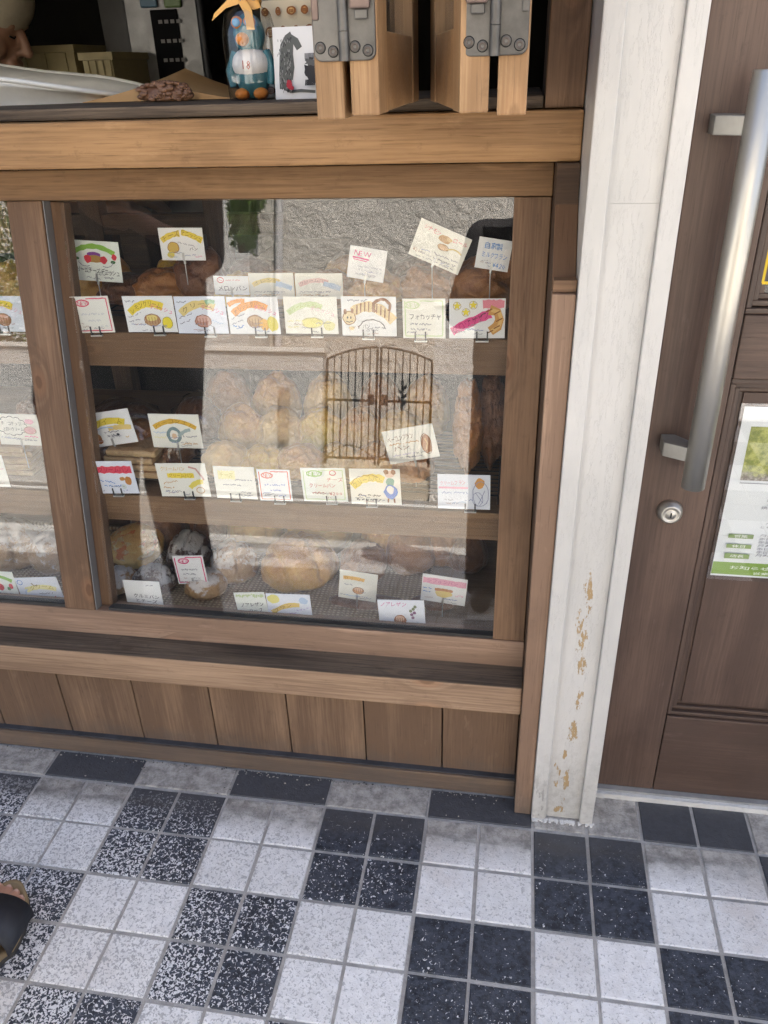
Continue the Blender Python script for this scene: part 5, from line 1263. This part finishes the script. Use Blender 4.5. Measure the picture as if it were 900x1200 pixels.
lines = ['毎朝手づくりのパン', 'こだわりの小麦と塩', '季節の野菜とチーズ', '白いクリームパンと', 'メロンパン、あんぱん', '焼きたてのクロワッサン', 'お知らせ', '皆様へごあいさつ', '本日のおすすめ', 'ベーコンとチーズ', 'とりどりのデニッシュ']
rl = random.Random(8)
for k, s_ in enumerate(lines):
    u0 = .50 - len(s_) * .021 - rl.uniform(0, .04); d.text(s_, u0, 1 - u0, .558 - k * .0235, 0, .0195, GREY)
for k, s_ in enumerate(('営業', '休日', '店長')):
    v = .262 - k * .062; d.strip([(.07, v), (.25, v)], .030, (.22, .30, .12)); d.text(s_, .11, .21, v, 0, .020, (.75, .75, .72)); d.text('月火水木金土日〜営業時間', .29, .92, v + .012, 0, .018, GREY)
    if k < 2: d.text('本日のおすすめパンとクリーム', .29, .95, v - .010, 0, .018, GREY); d.text('季節の野菜とチーズのパン', .29, .88, v - .031, 0, .018, GREY)
d.text('お知らせ「白いパンの店」' .replace('「', '').replace('」', ''), .12, .88, .065, 0, .026, (.75, .78, .66)); d.text('営業時間・店長', .3, .72, .033, 0, .018, (.75, .78, .66))
d.mb.build('print', sh, world=False, fixn=False); d.tx.build('lettering', sh, world=False, fixn=False)
mb = MB(); mb.box((-w / 2 - .006, -.0030, -h / 2 - .006), (w / 2 + .006, -.0026, h / 2 + .006), M_acryl); mb.build('laminate', root, world=False)
mb = MB(); mb.box((-.030, -.0038, h / 2 - .006), (.012, -.0032, h / 2 + .014), flat((.30, .24, .20), .3)); mb.build('tape', root, world=False)
sp = at(890, 334, .128)
root = thing('warning_sticker', 'dark sticker with yellow border on the upper door pane', 'sticker', (sp.x + .045, .1285, sp.z + .05))
mb = MB(); mb.box((-.045, -.0006, -.05), (.045, .0002, .05), flat((.03, .03, .03), .35)); mb.build('sheet', root, world=False)
d = Draw(.09, .10, -.0009, 3)
for a, b in (((.03, .03), (.97, .03)), ((.97, .03), (.97, .97)), ((.97, .97), (.03, .97)), ((.03, .97), (.03, .03))): d.strip([a, b], .045, (.74, .52, .03))
d.strip([(.06, .52), (.94, .52)], .07, (.55, .38, .03)); d.text('お知らせ', .10, .92, .28, 0, .17, (.78, .78, .76)); d.mb.build('border', root, world=False, fixn=False); d.tx.build('lettering', root, world=False, fixn=False)

# ================================================================== PEOPLE
def skinned(name, parent, caps, voxel, m, smooth=3, push=None):
    """one continuous surface grown round tapered limbs: caps = list of (a, ra, b, rb)"""
    mb = MB()
    for (a, ra, b, rb_) in caps:
        a, b = Vector(a), Vector(b)
        for k in range(2):
            c, r_ = (a, ra) if k == 0 else (b, rb_)
            sc = r_ if isinstance(r_, tuple) else (r_, r_, r_)
            mb.add([c + Vector((v.x * sc[0], v.y * sc[1], v.z * sc[2])) for v in ICO3[0]], ICO3[1], m)
        if (b - a).length > 1e-4 and not isinstance(ra, tuple): mb.tube([a, b], [ra, rb_], m, 16)
        elif (b - a).length > 1e-4:
            for f in (.2, .4, .6, .8):
                c = a.lerp(b, f); sc = tuple(ra[i] * (1 - f) + rb_[i] * f for i in range(3)); mb.add([c + Vector((v.x * sc[0], v.y * sc[1], v.z * sc[2])) for v in ICO3[0]], ICO3[1], m)
    o = mb.build(name, None, fixn=False)
    md = o.modifiers.new('r', 'REMESH'); md.mode = 'VOXEL'; md.voxel_size = voxel; md.use_smooth_shade = True
    sm = o.modifiers.new('s', 'SMOOTH'); sm.factor = .5; sm.iterations = smooth
    bpy.context.view_layer.update()
    me = bpy.data.meshes.new_from_object(o.evaluated_get(bpy.context.evaluated_depsgraph_get()))
    me.materials.clear(); me.materials.append(m)
    bpy.data.objects.remove(o)
    if parent is not None:
        T = Matrix.Translation(-Vector(parent.location)); me.transform(T)
    n = bpy.data.objects.new(name, me); link(n, parent); return n
def skin_mat(c):
    m, nt, b = newmat('skin'); t = NT(nt); v = t.objvec(False)
    t.l(t.mix(t.noise(v, 40, 4), tuple(x * .85 for x in c), tuple(min(1, x * 1.12) for x in c)), b.inputs['Base Color']); b.inputs['Roughness'].default_value = .5; b.inputs['Subsurface Weight'].default_value = .08; b.inputs['Subsurface Radius'].default_value = (.01, .004, .002); return m
M_skin = skin_mat((.52, .28, .19)); M_skin2 = skin_mat((.33, .175, .105))
M_cloth = flat((.018, .018, .022), .85, name='dark cloth', var=.25); M_cloth2 = flat((.028, .026, .028), .85, name='charcoal cloth', var=.25); M_hair = flat((.015, .012, .010), .45, name='black hair')
def head(parent, c, face, m_skin, m_hair, R_=.088, shut=False):
    """face: unit vector the head looks along (horizontal plus tilt)"""
    c = Vector(c); f = Vector(face).normalized(); s_ = f.cross(Vector((0, 0, 1))).normalized(); u = s_.cross(f)
    def q(a, b, d): return c + s_ * a + f * b + u * d
    caps = [(q(0, -.012, .028), .082, q(0, .0, .012), .078), (q(0, .020, -.035), .058, q(0, .028, -.075), .040), (q(0, .058, -.092), .020, q(0, .056, -.088), .022),
            (q(0, .082, .012), .010, q(0, .103, -.022), .0125), (q(-.014, .088, -.028), .0075, q(.014, .088, -.028), .0075), (q(-.018, .079, -.055), .0095, q(.018, .079, -.055), .0095), (q(-.016, .077, -.066), .0095, q(.016, .077, -.066), .0095), (q(-.032, .070, .028), .011, q(.032, .070, .028), .011),
            (q(-.046, .052, -.03), .024, q(-.046, .050, -.03), .024), (q(.046, .052, -.03), .024, q(.046, .05, -.03), .024),
            (q(-.083, -.008, .012), .011, q(-.081, -.004, -.028), .008), (q(.083, -.008, .012), .011, q(.081, -.004, -.028), .008)]
    ex = []
    for sg in (-1, 1):
        if shut:
            mb = MB(); mb.tube([q(sg * .022, .080, .004), q(sg * .032, .083, .001), q(sg * .043, .077, .004)], .0022, m_hair, 6); mb.build('eyelid', parent); continue
        mb = MB(); ell(mb, q(sg * .032, .074, .008), (.011, .011, .0085), flat((.72, .70, .66), .25), ICO2); ell(mb, q(sg * .032, .0815, .008), (.005, .005, .005), flat((.02, .012, .008), .2), ICO2); o = mb.build('eye', parent, fixn=False)
        mb = MB(); mb.tube([q(sg * .016, .082, .032), q(sg * .032, .082, .036), q(sg * .048, .072, .031)], .0035, m_hair, 6); mb.build('eyebrow', parent)
    if m_hair is not None:
        hc = [(q(0, -.024, .042), .086, q(0, .016, .058), .076), (q(0, -.04, .0), .072, q(0, -.05, -.05), .052), (q(-.066, -.02, .02), .030, q(-.066, -.03, -.03), .024), (q(.066, -.02, .02), .030, q(.066, -.03, -.03), .024)]
        skinned('hair', parent, hc, .007, m_hair, 2)
    return caps, q

def foot_caps(x, y, z, sgn):
    """bare foot pointing +Y; (x, y) = middle of the ball of the foot; sgn -1 = left, +1 = right (big toe on the inner side)"""
    c = [((x, y - .165, z + .026), .027, (x, y - .13, z + .045), .030), ((x, y - .14, z + .04), .030, (x - sgn * .004, y, z + .020), .020), ((x + sgn * .012, y - .13, z + .03), .024, (x + sgn * .022, y - .01, z + .015), .015), ((x - sgn * .022, y - .01, z + .016), .017, (x + sgn * .022, y - .016, z + .014), .014)]
    toes = [(-.030, .062, .0115), (-.009, .060, .0082), (.008, .054, .0077), (.0225, .045, .0073), (.0355, .033, .0069)]
    for tx, tl, tr in toes:
        bx = x + sgn * tx
        c += [((bx, y - .004, z + .016), tr * 1.02, (bx, y + tl * .55, z + .017), tr), ((bx, y + tl * .55, z + .017), tr, (bx, y + tl - tr, z + .0105), tr * .98)]
    return c
def hand_caps(w, d, up, side, r_=.0085, curl=.5):
    """hand from wrist w along d; up = back of the hand, side = thumb side"""
    w = Vector(w); d = Vector(d).normalized(); up = Vector(up).normalized(); side = Vector(side).normalized(); pl = -up
    c = [(w, .021, w + d * .03, .022), (w + d * .03 + side * .018, .017, w + d * .085 + side * .026, .0125), (w + d * .03 - side * .016, .017, w + d * .078 - side * .026, .0115), (w + d * .05, .019, w + d * .086, .013)]
    for k, (o_, L) in enumerate(((.027, .070), (.009, .078), (-.009, .072), (-.026, .056))):
        b = w + d * .086 + side * o_; a1 = curl * .55; a2 = curl * 1.25
        p1 = b + (d * math.cos(a1) + pl * math.sin(a1)) * L * .48; p2 = p1 + (d * math.cos(a2) + pl * math.sin(a2)) * L * .30; p3 = p2 + (d * math.cos(a2 + curl * .5) + pl * math.sin(a2 + curl * .5)) * L * .22
        c += [(b, r_, p1, r_ * .93), (p1, r_ * .93, p2, r_ * .85), (p2, r_ * .85, p3, r_ * .75)]
    tb = w + d * .025 + side * .02; t1 = tb + (d * .6 + side * .7 + pl * .25).normalized() * .036; t2 = t1 + (d * .85 + side * .25 + pl * .3).normalized() * .030
    c += [(tb, .0125, t1, .0105), (t1, .0105, t2, .0085)]
    return c

# --- person standing at the window, toes of one sandalled foot in view; the body shows as a dark shape in the glass
fx, fy = -.688, -.328
pp = thing('person', 'person in dark clothes and black strapped sandals standing before the display window', 'person', (-.80, -.45, 0))
cx = -.905; by = -.60
hcaps, hq = head(pp, (cx + .005, by + .04, 1.655), (.15, 1, -.28), M_skin, M_hair)
def tall(caps):
    def z_(p): f = min(1, max(0, (p[2] - .11) / .25)); return (p[0], p[1], p[2] * (1 + .19 * f))
    return [(z_(a), ra, z_(b), rb_) for a, ra, b, rb_ in caps]
zs = .0265
body = hcaps + [((cx, by - .005, 1.30), .048, (cx, by + .0, 1.22), .050), ((cx - .15, by, 1.17), .050, (cx + .15, by, 1.17), .050), ((cx, by, 1.14), .10, (cx, by, .90), .095), ((cx - .06, by, .82), .09, (cx + .06, by, .82), .09)]
legR = [((cx + .085, by, .80), .080, (cx + .10, by + .05, .44), .054), ((cx + .10, by + .05, .44), .052, (fx - .010, -.480, .10), .034), ((fx - .010, -.480, .10), .034, (fx + .002, fy - .150, .075), .034)]
legL = [((cx - .085, by, .80), .080, (cx - .10, by + .01, .44), .054), ((cx - .10, by + .01, .44), .052, (cx - .105, by - .03, .10), .034)]
armR = [((cx + .165, by, 1.15), .045, (cx + .190, by + .03, .95), .036), ((cx + .190, by + .03, .95), .034, (cx + .08, by + .20, 1.00), .025)]
armL = [((cx - .175, by, 1.15), .045, (cx - .285, by, .92), .036), ((cx - .285, by, .92), .034, (cx - .26, by + .06, .70), .025)]
hands = hand_caps((cx + .08, by + .20, 1.00), (-.8, .5, .2), (.2, .6, -.8), (.1, .2, 1)) + hand_caps((cx - .26, by + .06, .70), (0, .2, -1), (-1, 0, 0), (0, 1, 0))
body = hcaps + tall(body[len(hcaps):])
skinned('body', pp, body + tall(legR + legL + armR + armL + hands) + foot_caps(fx, fy, zs, 1) + foot_caps(cx - .105, by + .10, zs, -1), .0034, M_skin, 3)
shirt = [((cx - .155, by, 1.17), .066, (cx + .155, by, 1.17), .066), ((cx, by, 1.17), .118, (cx, by, .80), .130), ((cx - .07, by, 1.12), .095, (cx - .08, by, .80), .105), ((cx + .07, by, 1.12), .095, (cx + .08, by, .80), .105), ((cx + .165, by, 1.15), .062, (cx + .185, by + .025, .955), .060), ((cx - .175, by, 1.15), .070, (cx - .275, by, .93), .068), ((cx - .12, by, 1.12), .10, (cx - .16, by, .80), .11)]
o = skinned('shirt', pp, tall(shirt), .012, M_cloth, 3); o['label'] = 'loose black shirt'
pants = [((cx, by, .84), .125, (cx, by, .78), .128), ((cx + .078, by, .78), .098, (cx + .10, by + .045, .44), .078), ((cx + .10, by + .045, .44), .076, (fx - .016, -.502, .15), .066), ((cx - .078, by, .78), .098, (cx - .10, by + .008, .44), .078), ((cx - .10, by + .008, .44), .076, (cx - .104, by - .035, .15), .066)]
skinned('trousers', pp, tall(pants), .012, M_cloth2, 3)
def sandal(x, y, sgn):
    """footbed with raised toe rim and two broad straps"""
    n = 44; pts = []
    M_cork = flat((.26, .185, .095), .75, name='tan cork footbed', var=.2); M_sole = flat((.05, .045, .04), .8, name='dark sole'); M_strap = flat((.020, .022, .028), .6, name='black strap', var=.2)
    def outline(g):
        o_ = []
        for k in range(n):
            a = 2 * math.pi * k / n; s_ = math.sin(a); c = math.cos(a)
            half = (.049 if s_ > 0 else .040) + .004 * s_ + g
            yy = y - .052 + (.125 + g) * s_; xx = x + half * c * (1 - .10 * max(0, -s_)) - sgn * .008 * max(0, s_)
            waist = .010 * math.exp(-((yy - (y - .085)) / .045) ** 2); xx -= math.copysign(waist, c) * abs(c)
            o_.append((xx, yy))
        return o_
    o0, o1 = outline(0), outline(-.006)
    mb = MB(); mb.add([(a, b, .0005) for a, b in o0] + [(a, b, .010) for a, b in o0], [tuple(range(n))[::-1], tuple(range(n, 2 * n))] + [(k, (k+1) % n, n + (k+1) % n, n + k) for k in range(n)], M_sole); sl_ = mb.build('sandal_sole', pp)
    mb = MB(); rim = lambda b: .022 + .014 * max(0, min(1, (b - y) / .06))
    mb.add([(a, b, .0102) for a, b in o0] + [(a, b, rim(b)) for a, b in o0] + [(a, b, rim(b)) for a, b in o1] + [(x + (a - x) * .86, y - .052 + (b - y + .052) * .93, .0215) for a, b in o1],
           [(k, (k+1) % n, n + (k+1) % n, n + k) for k in range(n)] + [(n + k, n + (k+1) % n, 2*n + (k+1) % n, 2*n + k) for k in range(n)] + [(2*n + k, 2*n + (k+1) % n, 3*n + (k+1) % n, 3*n + k) for k in range(n)] + [tuple(range(3 * n, 4 * n))], M_cork, True); mb.build('sandal_footbed', pp)
    for (ya, yb, hgt, hw) in ((y - .052, y + .024, .041, .0515), (y - .150, y - .082, .078, .0470)):
        m_ = 20; vs = []; fs = []
        for k in range(m_ + 1):
            a = math.pi * k / m_
            for j, yy in enumerate((ya, (ya + yb) / 2, yb)):
                hh = hgt * (1.12 if j == 0 else (1.0 if j == 1 else .90))
                vs.append((x + hw * math.cos(a), yy + .006 * math.sin(a), .014 + .010 + hh * math.sin(a) ** .75))
            for j, yy in enumerate((ya + .001, (ya + yb) / 2, yb - .001)):
                hh = hgt * (1.12 if j == 0 else (1.0 if j == 1 else .90))
                vs.append((x + (hw - .003) * math.cos(a), yy + .006 * math.sin(a), .0125 + .009 + (hh - .002) * math.sin(a) ** .75))
        for k in range(m_):
            b_ = 6 * k; c_ = b_ + 6
            fs += [(b_, b_+1, c_+1, c_), (b_+1, b_+2, c_+2, c_+1), (b_+3, c_+3, c_+4, b_+4), (b_+4, c_+4, c_+5, b_+5), (b_, c_, c_+3, b_+3), (b_+2, b_+5, c_+5, c_+2)]
        mb = MB(); mb.add(vs, fs, M_strap, True); mb.build('sandal_strap', pp)
    for tx, tl, tr in ((-.030, .062, .0115), (-.009, .060, .0082), (.008, .054, .0077), (.0225, .045, .0073), (.0355, .033, .0069)):
        mb = MB(); ell(mb, (x + sgn * tx, y + tl - tr * .75, .0265 + .0105 + tr * .62), (tr * .62, tr * .60, tr * .30), flat((.62, .40, .32), .25), ICO2); mb.build('toenail', pp, fixn=False)
sandal(fx, fy, 1); sandal(cx - .105, by + .10, -1)

# --- photographer behind the camera, seen only as a dark shape in the glass
ph = thing('photographer', 'person in dark clothes holding up a phone, reflected in the window glass', 'person', (.17, -1.42, 0))
qx, qy = .170, -1.42
hcaps, hq = head(ph, (qx, qy + .05, 1.545), (-.1, 1, -.35), M_skin2, M_hair)
wr = (.235, -1.16, 1.195)
body = hcaps + [((qx, qy, 1.45), .052, (qx, qy, 1.37), .055), ((qx - .17, qy, 1.33), .055, (qx + .17, qy, 1.33), .055), ((qx, qy, 1.30), .11, (qx, qy, 1.0), .105), ((qx - .07, qy, .92), .10, (qx + .07, qy, .92), .10),
  ((qx - .10, qy, .88), .085, (qx - .11, qy + .02, .48), .058), ((qx - .11, qy + .02, .48), .055, (qx - .115, qy - .02, .07), .038), ((qx + .10, qy, .88), .085, (qx + .11, qy + .02, .48), .058), ((qx + .11, qy + .02, .48), .055, (qx + .115, qy - .02, .07), .038),
  ((qx - .18, qy, 1.31), .05, (qx - .24, qy + .06, 1.06), .042), ((qx - .24, qy + .06, 1.06), .040, (.075, -1.17, 1.185), .027), ((qx + .18, qy, 1.31), .05, (qx + .22, qy + .06, 1.06), .042), ((qx + .22, qy + .06, 1.06), .040, (.235, -1.17, 1.185), .027)]
hands = hand_caps((.075, -1.17, 1.185), (.2, .55, .8), (-.7, .3, -.2), (.3, -.5, .6), .0085, .7) + hand_caps((.235, -1.17, 1.185), (-.3, .55, .8), (.7, .3, -.2), (-.3, -.5, .6), .0085, .7)
skinned('body', ph, body + hands, .0065, M_skin2, 3)
shirt = [((qx - .17, qy, 1.33), .072, (qx + .17, qy, 1.33), .072), ((qx, qy, 1.30), .130, (qx, qy, .92), .135), ((qx - .07, qy, 1.25), .11, (qx - .09, qy, .92), .11), ((qx + .07, qy, 1.25), .11, (qx + .09, qy, .92), .11), ((qx - .18, qy, 1.31), .066, (qx - .24, qy + .06, 1.07), .058), ((qx - .24, qy + .06, 1.07), .056, (.060, -1.20, 1.165), .045), ((qx + .18, qy, 1.31), .066, (qx + .22, qy + .06, 1.07), .058), ((qx + .22, qy + .06, 1.07), .056, (.250, -1.20, 1.165), .045)]
skinned('jacket', ph, shirt, .012, M_cloth2, 3)
pants = [((qx, qy, .96), .13, (qx, qy, .90), .135), ((qx - .09, qy, .88), .105, (qx - .11, qy + .02, .48), .085), ((qx - .11, qy + .02, .48), .082, (qx - .115, qy - .01, .09), .078), ((qx + .09, qy, .88), .105, (qx + .11, qy + .02, .48), .085), ((qx + .11, qy + .02, .48), .082, (qx + .115, qy - .01, .09), .078)]
skinned('trousers', ph, pants, .012, M_cloth, 3)
for s_ in (-1, 1):
    skinned('shoe', ph, [((qx + s_ * .117, qy - .06, .036), .036, (qx + s_ * .125, qy + .13, .032), .032), ((qx + s_ * .122, qy + .02, .045), .042, (qx + s_ * .125, qy + .12, .034), .036)], .008, M_black, 2)
# phone just behind the lens point
pq = Matrix.Translation(CAM - FW * .012) @ m3.to_4x4()
mb = MB(); mb.box((-.115, -.036, -.006), (.035, .036, .002), M_black, pq); o = mb.build('smartphone', None, bevel=.0015); props(o, 'dark phone held up by the photographer in the reflection', 'phone')

# --- shop worker in profile, in the dim room
wk = thing('shop_worker', 'shop worker in pale cap and blue grey shirt bending behind the counter', 'person', (-1.08, 1.0, 0))
hc = at(-9, 36, .98)
hcaps, hq = head(wk, (hc.x - .010, hc.y, hc.z + .012), (1, .04, -.42), M_skin2, M_hair, shut=True)
sx, sz_ = hc.x - .06, hc.z - .20
body = hcaps + [((hc.x - .035, .98, hc.z - .07), .050, (sx - .02, 1.0, sz_ + .02), .055), ((sx, .84, sz_ - .02), .052, (sx, 1.16, sz_ - .02), .052), ((sx - .02, 1.0, sz_ - .05), .11, (sx - .06, 1.0, sz_ - .38), .11), ((sx - .06, 1.0, .85), .12, (sx - .06, 1.0, .80), .12), ((sx - .06, .92, .78), .085, (sx - .05, .92, .06), .045), ((sx - .06, 1.08, .78), .085, (sx - .05, 1.08, .06), .045),
  ((sx, .83, sz_ - .03), .045, (sx + .06, .84, sz_ - .22), .038), ((sx + .06, .84, sz_ - .22), .036, (sx + .26, .92, sz_ - .18), .026), ((sx, 1.17, sz_ - .03), .045, (sx + .06, 1.16, sz_ - .22), .038), ((sx + .06, 1.16, sz_ - .22), .036, (sx + .26, 1.06, sz_ - .18), .026)]
skinned('body', wk, body + hand_caps((sx + .26, .92, sz_ - .18), (1, .1, -.1), (0, 0, 1), (0, 1, 0)) + hand_caps((sx + .26, 1.06, sz_ - .18), (1, -.1, -.1), (0, 0, 1), (0, -1, 0)), .0055, M_skin2, 2)
skinned('shirt', wk, [((sx, .84, sz_ - .01), .070, (sx, 1.16, sz_ - .01), .070), ((sx - .02, 1.0, sz_ - .04), .13, (sx - .06, 1.0, sz_ - .38), .135), ((sx, .83, sz_ - .03), .062, (sx + .05, .84, sz_ - .19), .058), ((sx, 1.17, sz_ - .03), .062, (sx + .05, 1.16, sz_ - .19), .058)], .012, flat((.12, .135, .175), .85, name='blue grey cloth', var=.15), 3)
skinned('trousers', wk, [((sx - .06, 1.0, .92), .13, (sx - .06, 1.0, .85), .13), ((sx - .06, .92, .80), .10, (sx - .05, .92, .06), .065), ((sx - .06, 1.08, .80), .10, (sx - .05, 1.08, .06), .065)], .014, M_cloth2, 2)
cc = hq(0, -.008, .075)
skinned('cap', wk, [(hq(0, -.035, .058), .099, hq(0, .006, .068), .091), (hq(0, -.03, .095), .086, hq(0, -.01, .10), .080)], .008, flat((.42, .36, .25), .85, name='pale cap cloth', var=.1), 2)

# ================================================================== THE HOUSE ACROSS THE LANE (seen in the glass)
DW, DH = -5.75, -7.6
hs = thing('stucco_house', 'grey stucco house across the lane with downpipe, seen reflected', 'house', (-1.5, -8.5, -.15))
mb = MB(); mb.box((-2.85, DH - 3.5, -.2), (5.5, DH, 6.0), M_stucco); mb.build('wall', hs)
mb = MB(); mb.box((-9.0, DH - 4.5, -.2), (-2.852, DH - 1.1, 6.0), M_stucco2); mb.build('wall', hs)
mb = MB(); mb.prism([(-9.4, DH - 5, 6.002), (-9.4, DH + .3, 6.002), (-9.4, DH - 2.2, 7.6)], (15.5, 0, 0), M_rooft); mb.build('roof', hs)
mb = MB(); mb.tube([(-2.58, DH + .06, -.15), (-2.58, DH + .06, 5.9)], .045, flat((.46, .46, .47), .4), 14); mb.build('downpipe', hs)
mb = MB()
for x0, x1, z0, z1 in ((.55, 1.3, 1.5, 2.6),): mb.box((x0, DH + .002, z0), (x1, DH + .02, z1), flat((.04, .042, .045), .1)); 
mb.build('window_pane', hs)
for x0, x1, z0, z1 in ((.55, 1.3, 1.5, 2.6),):
    mb = MB(); w_ = .05
    mb.box((x0 - w_, DH + .002, z0 - w_), (x0 - .001, DH + .06, z1 + w_), flat((.10, .08, .07), .5)); mb.box((x1 + .001, DH + .002, z0 - w_), (x1 + w_, DH + .06, z1 + w_), flat((.10, .08, .07), .5)); mb.box((x0, DH + .002, z1 + .001), (x1, DH + .06, z1 + w_), flat((.10, .08, .07), .5)); mb.box((x0, DH + .002, z0 - w_), (x1, DH + .06, z0 - .001), flat((.10, .08, .07), .5)); mb.build('window_frame', hs)
gw = thing('garden_wall', 'pale stucco garden wall left of the iron gate across the lane', 'wall', (-3.0, DW, -.15))
mb = MB(); mb.box((-9.0, DW - .15, -.2), (-1.62, DW, 1.12), M_stucco2); mb.build('wall_body', gw)
mb = MB(); mb.box((-9.0, DW - .18, 1.122), (-1.60, DW + .03, 1.17), M_conc); mb.build('coping', gw, bevel=.008)
mb = MB(); mb.box((-2.02, DW + .002, .30), (-1.93, DW + .06, .80), flat((.30, .28, .26), .5)); lb = mb.build('letter_box', gw, bevel=.01)
gp = thing('gate_pillar', 'pale stucco pillar right of the iron gate across the lane', 'pillar', (-.35, DW, -.15))
mb = MB(); mb.box((-.58, DW - .2, -.2), (-.20, DW + .05, 1.55), M_stucco2); mb.build('shaft', gp); mb = MB(); mb.box((-.61, DW - .23, 1.552), (-.17, DW + .08, 1.60), M_conc); mb.build('cap_stone', gp, bevel=.008)
rw = thing('boundary_wall', 'low grey stucco wall right of the gate pillar across the lane', 'wall', (2.0, DW, -.15))
mb = MB(); mb.box((-.19, DW - .15, -.2), (5.5, DW - .01, 1.35), M_stucco); mb.build('wall_body', rw)
stp = MB(); stp.box((-1.61, DW - 1.7, -.19), (-.59, DW + .25, -.02), M_path); stp = stp.build('entrance_path', bevel=.01); props(stp, 'sandy paved path behind the iron gate', 'path', kind='structure')
gt = thing('iron_gate', 'black wrought iron double gate with arched top across the lane', 'gate', (-1.10, DW - .05, 0))
gx0, gx1, gy = -1.59, -.61, DW - .06
gm = (gx0 + gx1) / 2
def arch(x): f = (x - gx0) / (gx1 - gx0); return 1.07 + .12 * math.sin(math.pi * f) ** .8
for x in (gx0, gm - .018, gm + .018, gx1):
    mb = MB(); mb.box((x - .010, gy - .010, .10), (x + .010, gy + .010, arch(x) + .0), M_iron); mb.build('gate_post', gt)
for k in range(1, 7):
    for a, b in ((gx0, gm - .018), (gm + .018, gx1)):
        x = a + (b - a) * k / 7; mb = MB(); mb.tube([(x, gy, .16), (x, gy, arch(x))], .0062, M_iron, 6); mb.build('bar', gt)
for a, b in ((gx0, gm - .018), (gm + .018, gx1)):
    mb = MB(); mb.tube([(a + (b - a) * k / 10, gy, arch(a + (b - a) * k / 10)) for k in range(11)], .011, M_iron, 6); mb.build('top_rail', gt)
    for z in (.16, .70):
        mb = MB(); mb.box((a, gy - .010, z - .012), (b, gy + .010, z + .012), M_iron); mb.build('cross_rail', gt)
    mb = MB(); mb.tube([(a + (b - a) * k / 10, gy + .012, .16 + .12 * math.sin(math.pi * k / 10)) for k in range(11)], .006, M_iron, 6); mb.build('scroll', gt)
for s_ in (-1, 1):
    mb = MB(); mb.box((gm + s_ * .065 - .03, gy + .016, .66), (gm + s_ * .065 + .03, gy + .03, .76), M_iron); mb.build('latch_plate', gt, bevel=.006)
mb = MB()
for k in range(7):
    a = R(-70 + k * 23); c_ = Vector((-.87, gy + .015, .62 + k * .035)); e = c_ + Vector((math.cos(a) * .05 * (1 if k % 2 else -1), 0, .06)); mb.tube([c_, (c_ + e) / 2 + Vector((0, .004, 0)), e], [.003, .015, .002], M_iron, 6)
mb.tube([(-.87, gy + .015, .58), (-.87, gy + .015, .90)], .006, M_iron, 6); mb.build('leaf_ornament', gt)

# shrub in a raised bed beside the downpipe
def leaf_mat():
    m, nt, b = newmat('shrub leaf'); t = NT(nt); rnd = t.noise(t.n('NewGeometry').outputs['Position'], 9, 2)
    t.l(t.mix(t.ramp(rnd, .3, .7), (.05, .11, .02), (.17, .26, .06)), b.inputs['Base Color']); b.inputs['Roughness'].default_value = .5; return m
M_leaf = leaf_mat()
def shrub(label, c, rx, ry, rz, n, seed):
    t_ = thing('shrub', label, 'shrub', (c[0], c[1], c[2] - rz)); r_ = random.Random(seed)
    mb = MB()
    for k in range(7):
        a = r_.uniform(0, 6.28); mb.tube([(c[0], c[1], c[2] - rz), (c[0] + .3 * rx * math.cos(a), c[1] + .3 * ry * math.sin(a), c[2] - .3 * rz), (c[0] + .7 * rx * math.cos(a), c[1] + .7 * ry * math.sin(a), c[2] + r_.uniform(0, .7) * rz)], [.025, .014, .005], flat((.12, .08, .05), .9), 6)
    mb.build('stem', t_)
    mb = MB(); cl = [(r_.uniform(-.7, .7), r_.uniform(-.7, .7), r_.uniform(-.6, .8), r_.uniform(.22, .42)) for _ in range(26)]
    for k in range(n):
        q = r_.choice(cl); v = Vector((r_.gauss(0, 1), r_.gauss(0, 1), r_.gauss(0, 1))).normalized() * q[3] * r_.uniform(.5, 1)
        p = Vector((c[0] + (q[0] + v.x) * rx, c[1] + (q[1] + v.y) * ry, c[2] + (q[2] + v.z) * rz)); d_ = Vector((r_.gauss(0, 1), r_.gauss(0, 1), r_.gauss(-.2, .7))).normalized(); e = d_.orthogonal().normalized(); L = r_.uniform(.05, .095)
        mb.add([p, p + d_ * L * .5 + e * L * .24, p + d_ * L, p + d_ * L * .5 - e * L * .24], [(0, 1, 2, 3)], M_leaf)
    mb.build('foliage', t_, fixn=False)
shrub('leafy green shrub growing beside the downpipe of the house', (-2.90, DH + .42, 2.74), .22, .30, .50, 4200, 3)
shrub('tall green shrub rising above the garden wall far along the lane', (-5.9, DH + .5, 1.6), .7, .6, 1.5, 5200, 6)
mb = MB(); mb.box((-3.75, DH - .5, -.19), (-2.70, DH + .75, 2.20), M_stucco2)
o = mb.build('planter_wall', bevel=.01); props(o, 'pale raised planter block carrying the shrub by the downpipe', 'planter')
